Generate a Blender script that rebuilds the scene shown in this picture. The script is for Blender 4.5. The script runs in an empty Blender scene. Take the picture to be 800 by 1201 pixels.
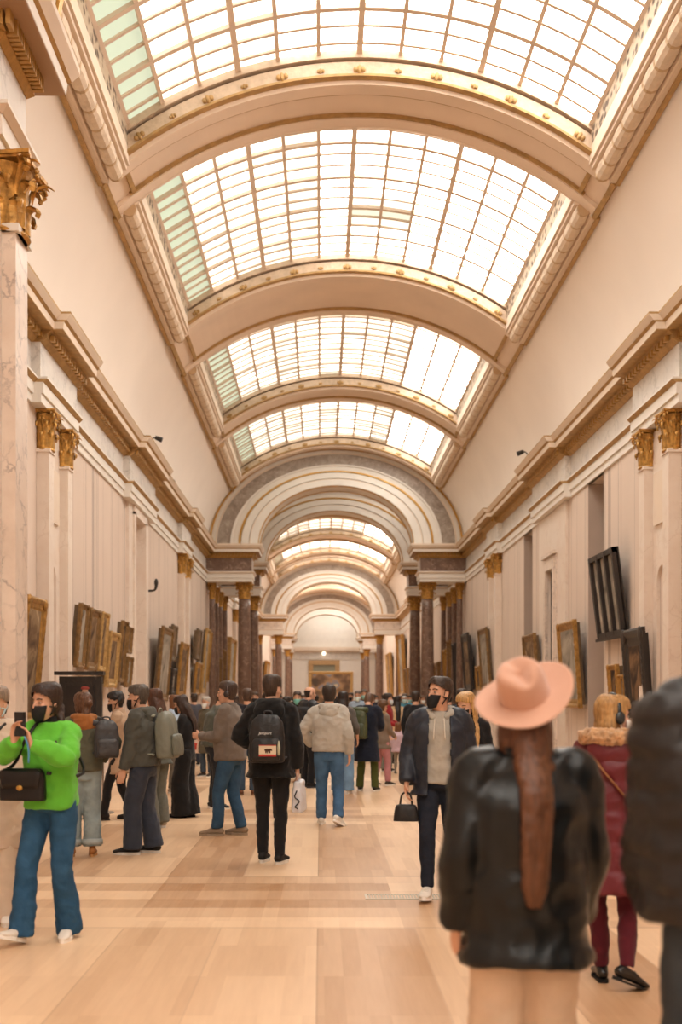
import bpy, bmesh, math, random
import numpy as np
from mathutils import Vector, Matrix, noise as mnoise
random.seed(7)
S = bpy.context.scene
C = S.collection
PI = math.pi
rad = math.radians

# ---------------------------------------------------------------- helpers
def lin(h):
    h = h.lstrip('#')
    o = []
    for i in (0, 2, 4):
        v = int(h[i:i+2], 16) / 255
        o.append(v / 12.92 if v <= .04045 else ((v + .055) / 1.055) ** 2.4)
    return (*o, 1)

class MB:
    """collects vertices and faces, with a material index per face"""
    def __init__(s): s.v = []; s.f = []; s.m = []; s.n = 0
    def add(s, v, f, mi=0):
        v = np.asarray(v, float).reshape(-1, 3)
        k = s.n
        s.v.append(v); s.n += len(v)
        s.f += [tuple(i + k for i in q) for q in f]
        s.m += [mi] * len(f)
        return s
    def box(s, x0, x1, y0, y1, z0, z1, mi=0, p0=(0, 0), p1=(0, 0)):
        # p0/p1 widen the bottom/top rectangle by (px, py)
        v = []
        for z, p in ((z0, p0), (z1, p1)):
            for x, y in ((x0 - p[0], y0 - p[1]), (x1 + p[0], y0 - p[1]), (x1 + p[0], y1 + p[1]), (x0 - p[0], y1 + p[1])):
                v.append((x, y, z))
        return s.add(v, [(3, 2, 1, 0), (4, 5, 6, 7), (0, 1, 5, 4), (1, 2, 6, 5), (2, 3, 7, 6), (3, 0, 4, 7)], mi)
    def verts(s): return np.vstack(s.v) if s.v else np.zeros((0, 3))
    def xf(s, M):
        A = np.array(M)
        s.v = [v @ A[:3, :3].T + A[:3, 3] for v in s.v]
        return s
    def join(s, o):
        for_k = s.n
        s.v += list(o.v); s.n += o.n
        s.f += [tuple(i + for_k for i in q) for q in o.f]; s.m += o.m
        return s
    def mesh(s, name, mats, smooth=False):
        me = bpy.data.meshes.new(name)
        me.from_pydata(s.verts().tolist(), [], s.f)
        for m in (mats if isinstance(mats, (list, tuple)) else [mats]): me.materials.append(m)
        me.polygons.foreach_set('material_index', s.m)
        if smooth: me.polygons.foreach_set('use_smooth', [True] * len(me.polygons))
        me.update()
        return me
    def build(s, name, mats, parent=None, smooth=False, fix=True):
        me = s.mesh(name, mats, smooth)
        if fix:
            bm = bmesh.new(); bm.from_mesh(me); bmesh.ops.recalc_face_normals(bm, faces=bm.faces); bm.to_mesh(me); bm.free()
        o = bpy.data.objects.new(name, me); C.objects.link(o)
        if parent: o.parent = parent
        return o

def tag(o, label=None, cat=None, group=None, kind=None):
    if label: o['label'] = label
    if cat: o['category'] = cat
    if group: o['group'] = group
    if kind: o['kind'] = kind
    return o
def struct(o, label=None): o['kind'] = 'structure'; (label and o.__setitem__('label', label)); return o
def empty(name, loc=(0, 0, 0), rz=0):
    o = bpy.data.objects.new(name, None); o.empty_display_size = .1
    o.location = loc; o.rotation_euler = (0, 0, rz); C.objects.link(o); return o
def copy_tree(o, parent=None):
    c = o.copy(); C.objects.link(c)
    if parent: c.parent = parent
    for ch in list(o.children): copy_tree(ch, c)
    return c

def catmull(P, n):
    P = np.asarray(P, float)
    if len(P) == 2 or n <= 1: 
        t = np.linspace(0, len(P) - 1, max(2, (len(P) - 1) * max(1, n) + 1))
        return np.array([np.interp(t, range(len(P)), P[:, k]) for k in range(P.shape[1])]).T
    Q = np.vstack([2 * P[0] - P[1], P, 2 * P[-1] - P[-2]])
    out = []
    for i in range(len(P) - 1):
        a, b, c, d = Q[i:i + 4]
        for k in range(n):
            t = k / n
            out.append(.5 * (2 * b + (c - a) * t + (2 * a - 5 * b + 4 * c - d) * t * t + (3 * b - a - 3 * c + d) * t ** 3))
    out.append(P[-1])
    return np.array(out)

def tube(path, radii, ref=(0, 1, 0), segs=12, sub=3, power=2.0, cap=True, closed=False):
    """swept tube; radii entries r or (r_side, r_ref); ref = direction the second radius follows"""
    path = np.asarray(path, float)
    R = np.array([(r, r) if np.isscalar(r) else tuple(r) for r in radii], float)
    A = catmull(np.hstack([path, R]), sub)
    P, R = A[:, :3], np.maximum(A[:, 3:], 1e-4)
    n = len(P); ref = np.asarray(ref, float)
    V = []
    for i in range(n):
        t = P[min(i + 1, n - 1)] - P[max(i - 1, 0)]
        t /= (np.linalg.norm(t) + 1e-12)
        r = ref - t * ref.dot(t)
        if np.linalg.norm(r) < 1e-3: r = np.array([t[1], t[2], t[0]]); r -= t * r.dot(t)
        r /= np.linalg.norm(r)
        sd = np.cross(r, t)
        for k in range(segs):
            a = 2 * PI * k / segs
            ca, sa = math.cos(a), math.sin(a)
            if power != 2:
                ca = math.copysign(abs(ca) ** (2 / power), ca); sa = math.copysign(abs(sa) ** (2 / power), sa)
            V.append(P[i] + sd * ca * R[i, 0] + r * sa * R[i, 1])
    F = []
    for i in range(n - 1):
        for k in range(segs):
            k2 = (k + 1) % segs
            F.append((i * segs + k, i * segs + k2, (i + 1) * segs + k2, (i + 1) * segs + k))
    if cap:
        V.append(P[0]); V.append(P[-1]); c0, c1 = len(V) - 2, len(V) - 1
        for k in range(segs):
            k2 = (k + 1) % segs
            F.append((c0, k2, k)); F.append((c1, (n - 1) * segs + k, (n - 1) * segs + k2))
    return np.array(V), F

def ellipsoid(c, r, nu=14, nv=9, M=None):
    V = [(0, 0, -1)]
    for j in range(1, nv):
        ph = -PI / 2 + PI * j / nv
        for k in range(nu):
            a = 2 * PI * k / nu
            V.append((math.cos(ph) * math.cos(a), math.cos(ph) * math.sin(a), math.sin(ph)))
    V.append((0, 0, 1))
    F = []
    for k in range(nu): F.append((0, 1 + (k + 1) % nu, 1 + k))
    for j in range(nv - 2):
        for k in range(nu):
            a = 1 + j * nu + k; b = 1 + j * nu + (k + 1) % nu
            F.append((a, b, b + nu, a + nu))
    l = len(V) - 1; b0 = 1 + (nv - 2) * nu
    for k in range(nu): F.append((b0 + k, b0 + (k + 1) % nu, l))
    V = np.array(V) * np.asarray(r, float)
    if M is not None: V = V @ np.array(M)[:3, :3].T
    return V + np.asarray(c, float), F

def lathe(prof, segs=24):
    V = []; F = []
    for r, z in prof:
        for k in range(segs):
            a = 2 * PI * k / segs
            V.append((r * math.cos(a), r * math.sin(a), z))
    for i in range(len(prof) - 1):
        for k in range(segs):
            k2 = (k + 1) % segs
            F.append((i * segs + k, i * segs + k2, (i + 1) * segs + k2, (i + 1) * segs + k))
    F.append(tuple(range(segs))[::-1]); F.append(tuple((len(prof) - 1) * segs + k for k in range(segs)))
    return V, F

# ---------------------------------------------------------------- materials
def mat(name):
    m = bpy.data.materials.new(name); m.use_nodes = True
    return m, m.node_tree.nodes, m.node_tree.links, m.node_tree.nodes['Principled BSDF']
def plain(name, col, rough=.6, metal=0, spec=.5, var=.0, scale=6, bump=0, bscale=60, sheen=0):
    m, N, L, b = mat(name)
    col = lin(col) if isinstance(col, str) else col
    b.inputs['Base Color'].default_value = col
    b.inputs['Roughness'].default_value = rough; b.inputs['Metallic'].default_value = metal
    b.inputs['Specular IOR Level'].default_value = spec
    if sheen: b.inputs['Sheen Weight'].default_value = sheen
    if var or bump:
        tc = N.new('ShaderNodeTexCoord')
    if var:
        nz = N.new('ShaderNodeTexNoise'); nz.inputs['Scale'].default_value = scale; nz.inputs['Detail'].default_value = 5
        L.new(tc.outputs['Object'], nz.inputs['Vector'])
        r = N.new('ShaderNodeValToRGB')
        r.color_ramp.elements[0].position = .3; r.color_ramp.elements[1].position = .7
        r.color_ramp.elements[0].color = tuple(c * (1 - var) for c in col[:3]) + (1,)
        r.color_ramp.elements[1].color = tuple(min(1, c * (1 + var)) for c in col[:3]) + (1,)
        L.new(nz.outputs['Fac'], r.inputs['Fac']); L.new(r.outputs['Color'], b.inputs['Base Color'])
    if bump:
        n2 = N.new('ShaderNodeTexNoise'); n2.inputs['Scale'].default_value = bscale; n2.inputs['Detail'].default_value = 4
        L.new(tc.outputs['Object'], n2.inputs['Vector'])
        bp = N.new('ShaderNodeBump'); bp.inputs['Strength'].default_value = bump; bp.inputs['Distance'].default_value = .02
        L.new(n2.outputs['Fac'], bp.inputs['Height']); L.new(bp.outputs['Normal'], b.inputs['Normal'])
    return m
def marble(name, base, vein, second=None, scale=1.5, rough=.35, sharp=.06, strength=1.0):
    m, N, L, b = mat(name)
    tc = N.new('ShaderNodeTexCoord')
    nz = N.new('ShaderNodeTexNoise'); nz.inputs['Scale'].default_value = scale; nz.inputs['Detail'].default_value = 6; nz.inputs['Roughness'].default_value = .65
    L.new(tc.outputs['Object'], nz.inputs['Vector'])
    r1 = N.new('ShaderNodeValToRGB'); e = r1.color_ramp.elements
    e[0].position = .35; e[0].color = lin(base); e[1].position = .68; e[1].color = lin(second or base)
    L.new(nz.outputs['Fac'], r1.inputs['Fac'])
    mx = N.new('ShaderNodeVectorMath'); mx.operation = 'MULTIPLY_ADD'
    mx.inputs[1].default_value = (.55, .55, .55)
    L.new(nz.outputs['Color'], mx.inputs[0]); L.new(tc.outputs['Object'], mx.inputs[2])
    vo = N.new('ShaderNodeTexVoronoi'); vo.feature = 'DISTANCE_TO_EDGE'; vo.inputs['Scale'].default_value = scale * 2
    L.new(mx.outputs[0], vo.inputs['Vector'])
    r2 = N.new('ShaderNodeValToRGB'); e = r2.color_ramp.elements
    e[0].position = 0; e[0].color = (strength, strength, strength, 1); e[1].position = sharp; e[1].color = (0, 0, 0, 1)
    L.new(vo.outputs['Distance'], r2.inputs['Fac'])
    n3 = N.new('ShaderNodeTexNoise'); n3.inputs['Scale'].default_value = scale * 1.3
    L.new(tc.outputs['Object'], n3.inputs['Vector'])
    r3 = N.new('ShaderNodeValToRGB'); r3.color_ramp.elements[0].position = .42; r3.color_ramp.elements[1].position = .6
    L.new(n3.outputs['Fac'], r3.inputs['Fac'])
    mu = N.new('ShaderNodeMath'); mu.operation = 'MULTIPLY'
    L.new(r2.outputs['Color'], mu.inputs[0]); L.new(r3.outputs['Color'], mu.inputs[1])
    mi = N.new('ShaderNodeMix'); mi.data_type = 'RGBA'
    L.new(mu.outputs[0], mi.inputs['Factor']); L.new(r1.outputs['Color'], mi.inputs['A']); mi.inputs['B'].default_value = lin(vein)
    L.new(mi.outputs['Result'], b.inputs['Base Color'])
    b.inputs['Roughness'].default_value = rough
    return m
def glow(name, col, strength, base='#dfe6dc'):
    m, N, L, b = mat(name)
    b.inputs['Base Color'].default_value = lin(base)
    b.inputs['Roughness'].default_value = .2
    b.inputs['Emission Color'].default_value = lin(col); b.inputs['Emission Strength'].default_value = strength
    return m

M = {}
M['plaster'] = plain('peach_plaster', '#ece2d8', .85, var=.03, scale=.6)
M['cream'] = plain('cream_paint', '#ddcbb8', .7, var=.04, scale=2)
M['rib'] = plain('rib_paint', '#e2cdb9', .75, var=.05, scale=1.2)
M['ribtan'] = plain('rib_moulding_tan', '#c6b099', .75, var=.12, scale=10, bump=.5, bscale=16)
M['tube'] = plain('garland_stucco', '#d8c5af', .7, var=.08, scale=9, bump=.5, bscale=18)
M['white'] = plain('white_moulding', '#e0d9d0', .6, var=.03, scale=3)
M['gold'] = plain('dull_gold', '#b08647', .5, .3, var=.15, scale=14, bump=.2, bscale=40)
M['gold2'] = plain('bright_gold', '#bf9248', .38, .55, var=.25, scale=22, bump=.3, bscale=60)
M['leafgold'] = plain('aged_gold_leaf', '#b98b45', .38, .45, var=.45, scale=14, bump=.3, bscale=60)
M['bronzegold'] = plain('cornice_gold', '#ad8a58', .6, .15, var=.2, scale=8)
M['frieze'] = marble('pale_grey_marble', '#cdc6bf', '#aaa39c', '#dcd4cb', 2.2, .4, .1, .7)
M['pinkmarble'] = marble('pink_veined_marble', '#e2d3c6', '#9a8d86', '#d2bfb0', 2.4, .35, .09, .75)
M['palemarble'] = marble('pale_peach_marble', '#e4d7cb', '#c9b5a5', '#dccabb', 1.6, .4, .05, .5)
M['darkmarble'] = marble('dark_red_marble', '#7c6152', '#c2a893', '#614a3f', 3.2, .3, .06, .8)
M['greymarble'] = marble('grey_breccia_marble', '#a09386', '#c9bcb0', '#83746a', 4.5, .4, .09, .8)
M['soffitshade'] = plain('soffit_shade_brown', '#a58465', .7)
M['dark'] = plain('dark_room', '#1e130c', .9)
M['recess'] = plain('recess_cloth', '#b8a699', .95, var=.03, scale=2)
M['bar'] = plain('glazing_bar_paint', '#dac6b3', .6)
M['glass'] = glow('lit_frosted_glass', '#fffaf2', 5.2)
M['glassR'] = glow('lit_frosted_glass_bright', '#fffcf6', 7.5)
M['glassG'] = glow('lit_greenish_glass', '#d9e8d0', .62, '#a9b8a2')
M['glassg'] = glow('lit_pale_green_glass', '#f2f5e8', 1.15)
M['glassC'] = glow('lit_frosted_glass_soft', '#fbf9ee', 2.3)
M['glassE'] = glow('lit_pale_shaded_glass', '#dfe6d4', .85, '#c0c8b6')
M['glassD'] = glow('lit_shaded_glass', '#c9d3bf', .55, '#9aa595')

def fabric_wall():
    m, N, L, b = mat('wall_cloth_panels')
    tc = N.new('ShaderNodeTexCoord'); sp = N.new('ShaderNodeSeparateXYZ'); L.new(tc.outputs['Object'], sp.inputs[0])
    def lines(freq, dist, w, seed):
        cb = N.new('ShaderNodeCombineXYZ'); L.new(sp.outputs['Y'], cb.inputs[0]); cb.inputs[1].default_value = seed
        nz = N.new('ShaderNodeTexNoise'); nz.inputs['Scale'].default_value = .9; nz.inputs['Detail'].default_value = 1; L.new(cb.outputs[0], nz.inputs['Vector'])
        a = N.new('ShaderNodeMath'); a.operation = 'MULTIPLY_ADD'; L.new(nz.outputs['Fac'], a.inputs[0]); a.inputs[1].default_value = dist
        k = N.new('ShaderNodeMath'); k.operation = 'MULTIPLY'; L.new(sp.outputs['Y'], k.inputs[0]); k.inputs[1].default_value = freq; L.new(k.outputs[0], a.inputs[2])
        f = N.new('ShaderNodeMath'); f.operation = 'FRACT'; L.new(a.outputs[0], f.inputs[0])
        r = N.new('ShaderNodeValToRGB'); e = r.color_ramp.elements
        e[0].position = 0; e[0].color = (0, 0, 0, 1); e[1].position = w; e[1].color = (1, 1, 1, 1)
        L.new(f.outputs[0], r.inputs['Fac']); return r
    a, c = lines(1.25, 2.2, .055, 1.3), lines(.8, 1.5, .05, 7.7)
    mu = N.new('ShaderNodeMath'); mu.operation = 'MINIMUM'; L.new(a.outputs['Color'], mu.inputs[0]); L.new(c.outputs['Color'], mu.inputs[1])
    nz = N.new('ShaderNodeTexNoise'); nz.inputs['Scale'].default_value = 1.1; L.new(tc.outputs['Object'], nz.inputs['Vector'])
    r = N.new('ShaderNodeValToRGB'); r.color_ramp.elements[0].color = lin('#d0beb0'); r.color_ramp.elements[1].color = lin('#dbc9bb')
    L.new(nz.outputs['Fac'], r.inputs['Fac'])
    mi = N.new('ShaderNodeMix'); mi.data_type = 'RGBA'; L.new(mu.outputs[0], mi.inputs['Factor'])
    mi.inputs['A'].default_value = lin('#a4948a'); L.new(r.outputs['Color'], mi.inputs['B']); L.new(mi.outputs['Result'], b.inputs['Base Color'])
    b.inputs['Roughness'].default_value = .95; b.inputs['Specular IOR Level'].default_value = .2
    return m
M['cloth'] = fabric_wall()

def floor_mat():
    m, N, L, b = mat('oak_parquet')
    tc = N.new('ShaderNodeTexCoord'); sp = N.new('ShaderNodeSeparateXYZ'); L.new(tc.outputs['Object'], sp.inputs[0])
    def math_(op, a, bb=None, c=None):
        n = N.new('ShaderNodeMath'); n.operation = op
        for i, v in enumerate((a, bb, c)):
            if v is None: continue
            if isinstance(v, (int, float)): n.inputs[i].default_value = v
            else: L.new(v, n.inputs[i])
        return n.outputs[0]
    X, Y = sp.outputs['X'], sp.outputs['Y']
    # long panels .66 wide and 3.9 long between cross bands every 6 m
    px = math_('MULTIPLY_ADD', X, 1 / .66, .9)
    py = math_('MULTIPLY_ADD', Y, 1 / 6.0, -.21 + 1)      # band begins at y = 7.2
    fy = math_('FRACT', py); band = math_('LESS_THAN', fy, .35)
    # random per panel
    def cell(ix, iy, sd):
        cb = N.new('ShaderNodeCombineXYZ'); L.new(ix, cb.inputs[0]); L.new(iy, cb.inputs[1]); cb.inputs[2].default_value = sd
        w = N.new('ShaderNodeTexWhiteNoise'); L.new(cb.outputs[0], w.inputs['Vector']); return w.outputs['Value']
    ix = math_('FLOOR', px); iy = math_('FLOOR', py)
    par = math_('FLOORED_MODULO', ix, 2.0)
    tone_long = math_('MULTIPLY_ADD', par, .34, math_('MULTIPLY_ADD', cell(ix, iy, .3), .5, .08))
    bx = math_('FLOOR', math_('MULTIPLY', X, 1 / 1.9)); by = math_('FLOOR', math_('MULTIPLY', fy, 17))
    tone_band = cell(bx, by, .8)
    mixv = N.new('ShaderNodeMix'); L.new(band, mixv.inputs['Factor']); L.new(tone_long, mixv.inputs['A']); L.new(tone_band, mixv.inputs['B'])
    # fine boards
    b1 = math_('FLOOR', math_('MULTIPLY', X, 1 / .11)); b2 = math_('FLOOR', math_('MULTIPLY', Y, 1 / .75))
    tb = cell(b1, b2, 2.1)
    mp = N.new('ShaderNodeMapping'); mp.inputs['Scale'].default_value = (18, 1.6, 1); L.new(tc.outputs['Object'], mp.inputs['Vector'])
    gr = N.new('ShaderNodeTexNoise'); gr.inputs['Scale'].default_value = 1.5; gr.inputs['Detail'].default_value = 4; L.new(mp.outputs[0], gr.inputs['Vector'])
    big = N.new('ShaderNodeTexNoise'); big.inputs['Scale'].default_value = .5; L.new(tc.outputs['Object'], big.inputs['Vector'])
    t = math_('MULTIPLY_ADD', mixv.outputs['Result'], .8, math_('MULTIPLY_ADD', tb, .18, math_('MULTIPLY_ADD', gr.outputs['Fac'], .22, math_('MULTIPLY', big.outputs['Fac'], .25))))
    r = N.new('ShaderNodeValToRGB'); e = r.color_ramp.elements
    e[0].position = .18; e[0].color = lin('#a97c54'); e[1].position = .95; e[1].color = lin('#e8c6a2')
    L.new(t, r.inputs['Fac'])
    # seams
    fx = math_('FRACT', px); s1 = math_('LESS_THAN', fx, .015)
    s2 = math_('LESS_THAN', math_('ABSOLUTE', math_('SUBTRACT', fy, .35)), .004)
    s3 = math_('LESS_THAN', fy, .006)
    sm = math_('MAXIMUM', math_('MAXIMUM', math_('MULTIPLY', s1, math_('SUBTRACT', 1, band)), s2), s3)
    mi = N.new('ShaderNodeMix'); mi.data_type = 'RGBA'; L.new(math_('MULTIPLY', sm, .22), mi.inputs['Factor'])
    L.new(r.outputs['Color'], mi.inputs['A']); mi.inputs['B'].default_value = lin('#7a5436'); L.new(mi.outputs['Result'], b.inputs['Base Color'])
    rr = math_('MULTIPLY_ADD', big.outputs['Fac'], .16, .26); L.new(rr, b.inputs['Roughness'])
    b.inputs['Specular IOR Level'].default_value = .5
    return m
M['floor'] = floor_mat()

# ---------------------------------------------------------------- the hall: x across, y along, camera at y = 0
W = 4.8            # half width between the walls
ZA, ZF, ZD, ZC, ZT = 5.87, 6.24, 6.74, 6.93, 7.18   # architrave, frieze, dentils, corona, top of cornice
Y0, Y1 = -26.0, 104.0
SO, RC, CZ = 3.81, 5.73, 4.97     # skylight half width, soffit circle radius and centre height
def soff(x, d=0): return CZ + math.sqrt((RC + d) ** 2 - x * x)

fl = MB().box(-6.5, 6.5, Y0, Y1 + 1, -.2, 0).build('floor', M['floor']); struct(fl)

# walls
wl = MB()
for a, b in ((Y0, 23.75), (25.15, Y1)): wl.box(-W - .5, -W, a, b, 0, 7.2)
wl.box(-W - .5, -W, 23.75, 25.15, 5.72, 7.2); wl.box(-W - .5, -W - .42, 23.75, 25.15, 0, 5.72)
struct(wl.build('wall_left', M['cloth']))
wr = MB()
holes = ((20.2, 21.4, ZA), (24.2, 24.95, 4.54), (27.0, 28.15, ZA))
yy = Y0
for a, b, t in holes:
    wr.box(W, W + .5, yy, a, 0, 7.2); wr.box(W, W + .5, a, b, t, 7.2); yy = b
wr.box(W, W + .5, yy, Y1, 0, 7.2)
struct(wr.build('wall_right', M['cloth']))
for i, (a, b, t) in enumerate((holes[0], holes[2])):
    r = MB(); r.box(W + .5, W + 1.9, a - .1, a, 0, t); r.box(W + .5, W + 1.9, b, b + .1, 0, t); r.box(W + 1.9, W + 2.0, a - .1, b + .1, 0, t); r.box(W + .5, W + 2, a - .1, b + .1, t, t + .1)
    r.box(W + .004, W + .49, b - .02, b - .008, 0, t - .004)
    struct(r.build('wall_recess' if i == 0 else 'wall_recess.001', M['recess']))
struct(MB().box(-6, 6, Y0 - .3, Y0, 0, 12).build('wall_back', M['plaster']))

# vault sides (ceiling): curve from the cornice to the skylight edge
def vault_profile(n=14):
    z0 = 7.1; a = 4.72
    b = (soff(SO) - z0) / math.sqrt(1 - (SO / a) ** 2)
    t1 = math.acos(SO / a)
    P = [(a * math.cos(t1 * i / n), z0 + b * math.sin(t1 * i / n)) for i in range(n + 1)]
    return P
VP_ = vault_profile()
for side, nm in ((-1, 'ceiling_left'), (1, 'ceiling_right')):
    m = MB(); V = []
    for y in (Y0, Y1):
        V += [(side * x, y, z) for x, z in VP_]
    n = len(VP_)
    m.add(V, [(i, i + 1, n + i + 1, n + i) for i in range(n - 1)])
    o = m.build(nm, M['plaster'], smooth=True, fix=False)
    md = o.modifiers.new('t', 'SOLIDIFY'); md.thickness = .15; md.offset = 1 if side < 0 else -1
    struct(o, 'smooth peach plaster vault above the %s wall' % ('left' if side < 0 else 'right'))

def arc_strip(mb, y0, y1, d0, d1, x0, x1, mi=0, n=40):
    """solid arched strip between offsets d0 (inner) and d1 (outer) from the soffit circle"""
    V = []
    for y in (y0, y1):
        for d in (d0, d1):
            for i in range(n + 1):
                a = x0 + (x1 - x0) * i / n
                th = math.asin(a / RC)
                V.append(((RC + d) * math.sin(th), y, CZ + (RC + d) * math.cos(th)))
    k = n + 1; F = []
    for i in range(n):
        F += [(i, i + 1, 2 * k + i + 1, 2 * k + i), (k + i + 1, k + i, 3 * k + i, 3 * k + i + 1), (i + 1, i, k + i, k + i + 1), (2 * k + i, 2 * k + i + 1, 3 * k + i + 1, 3 * k + i)]
    F += [(0, 2 * k, 3 * k, k), (n, k + n, 3 * k + n, 2 * k + n)]
    mb.add(V, F, mi)

sky = [(9.75, 15.77), (16.87, 22.9), (25.1, 31.2), (32.4, 38.3)]
sky2 = [(46.4, 52.2), (53.3, 59.1), (60.9, 66.3), (67.3, 70.6)]
skyb = [(-23.5, -17.5), (-16.4, -10.4), (-8.6, -2.6), (-1.4, 4.2)]
sky_added = [(40.8, 43.7), (76.0, 88.0), (92.8, 97.4), (99.8, 103.4)]  # unseen skylights, added to light the arch faces and the end wall
allsky = sorted(skyb + sky + sky2 + sky_added)
ribs = []
y = Y0
for a, b in allsky: ribs.append((y, a)); y = b
ribs.append((y, Y1))

def ornament(mb, P, nrm, tang, s, mi):
    """small gilt leaf lump: three-lobed, laid on a moulding"""
    for k, (o, r) in enumerate(((-.5, .5), (0, .75), (.5, .5))):
        v, f = ellipsoid((0, 0, 0), (.34 * s, .5 * s * r * 1.6, .3 * s), 8, 5)
        B = np.array([tang, np.cross(nrm, tang), nrm]).T
        mb.add(v @ B.T + np.asarray(P) + np.asarray(tang) * o * s, f, mi)

for i, (a, b) in enumerate(ribs):
    vis = 4 < a < 72
    m = MB()
    arc_strip(m, a, b, 0, .55, -SO, SO, 0)
    if b - a < 9:
        # raised edge bands, gilt fillets, inset panel end blocks
        w = min(.22, (b - a) * .2)
        for y_, q in ((a, 1), (b, -1)):
            e0, e1 = sorted((y_ - q * .03, y_ + q * w))
            arc_strip(m, e0, e1, -.07, .02, -SO + .03, SO - .03, 0)
            g0, g1 = sorted((y_ + q * w, y_ + q * (w + .05)))
            arc_strip(m, g0, g1, -.05, .02, -SO + .25, SO - .25, 1)
            g0, g1 = sorted((y_ - q * .05, y_ - q * .0))
            arc_strip(m, g0, g1, -.075, -.0, -SO, SO, 0)
            # inner moulding toward the glass
            e0, e1 = sorted((y_ - q * .16, y_))
            arc_strip(m, e0, e1, .03, .2, -SO + .25, SO - .25, 4)
            e0, e1 = sorted((y_ - q * .17, y_))
            arc_strip(m, e0, e1, -.01, .025, -SO + .25, SO - .25, 1)
            e0, e1 = sorted((y_ - q * .2, y_))
            arc_strip(m, e0, e1, .24, .36, -SO + .25, SO - .25, 4)
            if vis:
                for k in range(-6, 7):
                    th = k * .098
                    if abs(RC * math.sin(th)) > SO - .4: continue
                    nr = np.array([-math.sin(th), 0, -math.cos(th)]); tg = np.array([math.cos(th), 0, -math.sin(th)])
                    P = np.array([(RC + .08) * math.sin(th), y_ - q * .17, CZ + (RC + .08) * math.cos(th)])
                    big = 1.0 if k % 2 == 0 else .62
                    ornament(m, P, np.array([0, -q, 0]), tg, .11 * big, 1)
        for sx in (-1, 1):
            x0, x1 = sorted((sx * (SO - .34), sx * (SO - .28)))
            arc_strip(m, a + w, b - w, -.05, .02, x0, x1, 1, 2)
            x0, x1 = sorted((sx * (SO - .02), sx * (SO + .04)))
            arc_strip(m, a - .02, b + .02, -.10, .02, x0, x1, 1, 2)
    struct(m.build('trim_%d' % (i + 1), [M['rib'], M['bronzegold'], M['tube'], M['gold'], M['ribtan']]), 'flat painted transverse rib between two skylights' if 12 < a < 36 else None)

def garland(y0, y1, x, z, r, n_seg):
    n = n_seg * 8; P = []; R = []
    V = []; segs = 12
    for i in range(n + 1):
        t = i / n; y = y0 + (y1 - y0) * t
        k = (i % 8) / 8
        rr = r * (.84 + .18 * math.sin(PI * k) ** .6) if i % 8 else r * .80
        for q in range(segs):
            a = 2 * PI * q / segs
            V.append((x + rr * math.cos(a), y, z + rr * math.sin(a)))
    F = [(i * segs + q, i * segs + (q + 1) % segs, (i + 1) * segs + (q + 1) % segs, (i + 1) * segs + q) for i in range(n) for q in range(segs)]
    F += [tuple(range(segs)), tuple(n * segs + q for q in range(segs))]
    return V, F
def grille_mat():
    m, N, L, b = mat('openwork_cresting')
    tc = N.new('ShaderNodeTexCoord')
    mp = N.new('ShaderNodeMapping'); mp.inputs['Scale'].default_value = (1, 1, 1.3); L.new(tc.outputs['Object'], mp.inputs[0])
    v = N.new('ShaderNodeTexVoronoi'); v.inputs['Scale'].default_value = 7; L.new(mp.outputs[0], v.inputs['Vector'])
    r = N.new('ShaderNodeValToRGB'); e = r.color_ramp.elements
    e[0].position = .3; e[0].color = lin('#5b4a3c'); e[1].position = .55; e[1].color = lin('#b9a68f')
    L.new(v.outputs['Distance'], r.inputs['Fac']); L.new(r.outputs['Color'], b.inputs['Base Color']); b.inputs['Roughness'].default_value = .8
    return m
M['grille'] = grille_mat(); M['ringtan'] = plain('ring_tan', '#bfa27f', .6)

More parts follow.
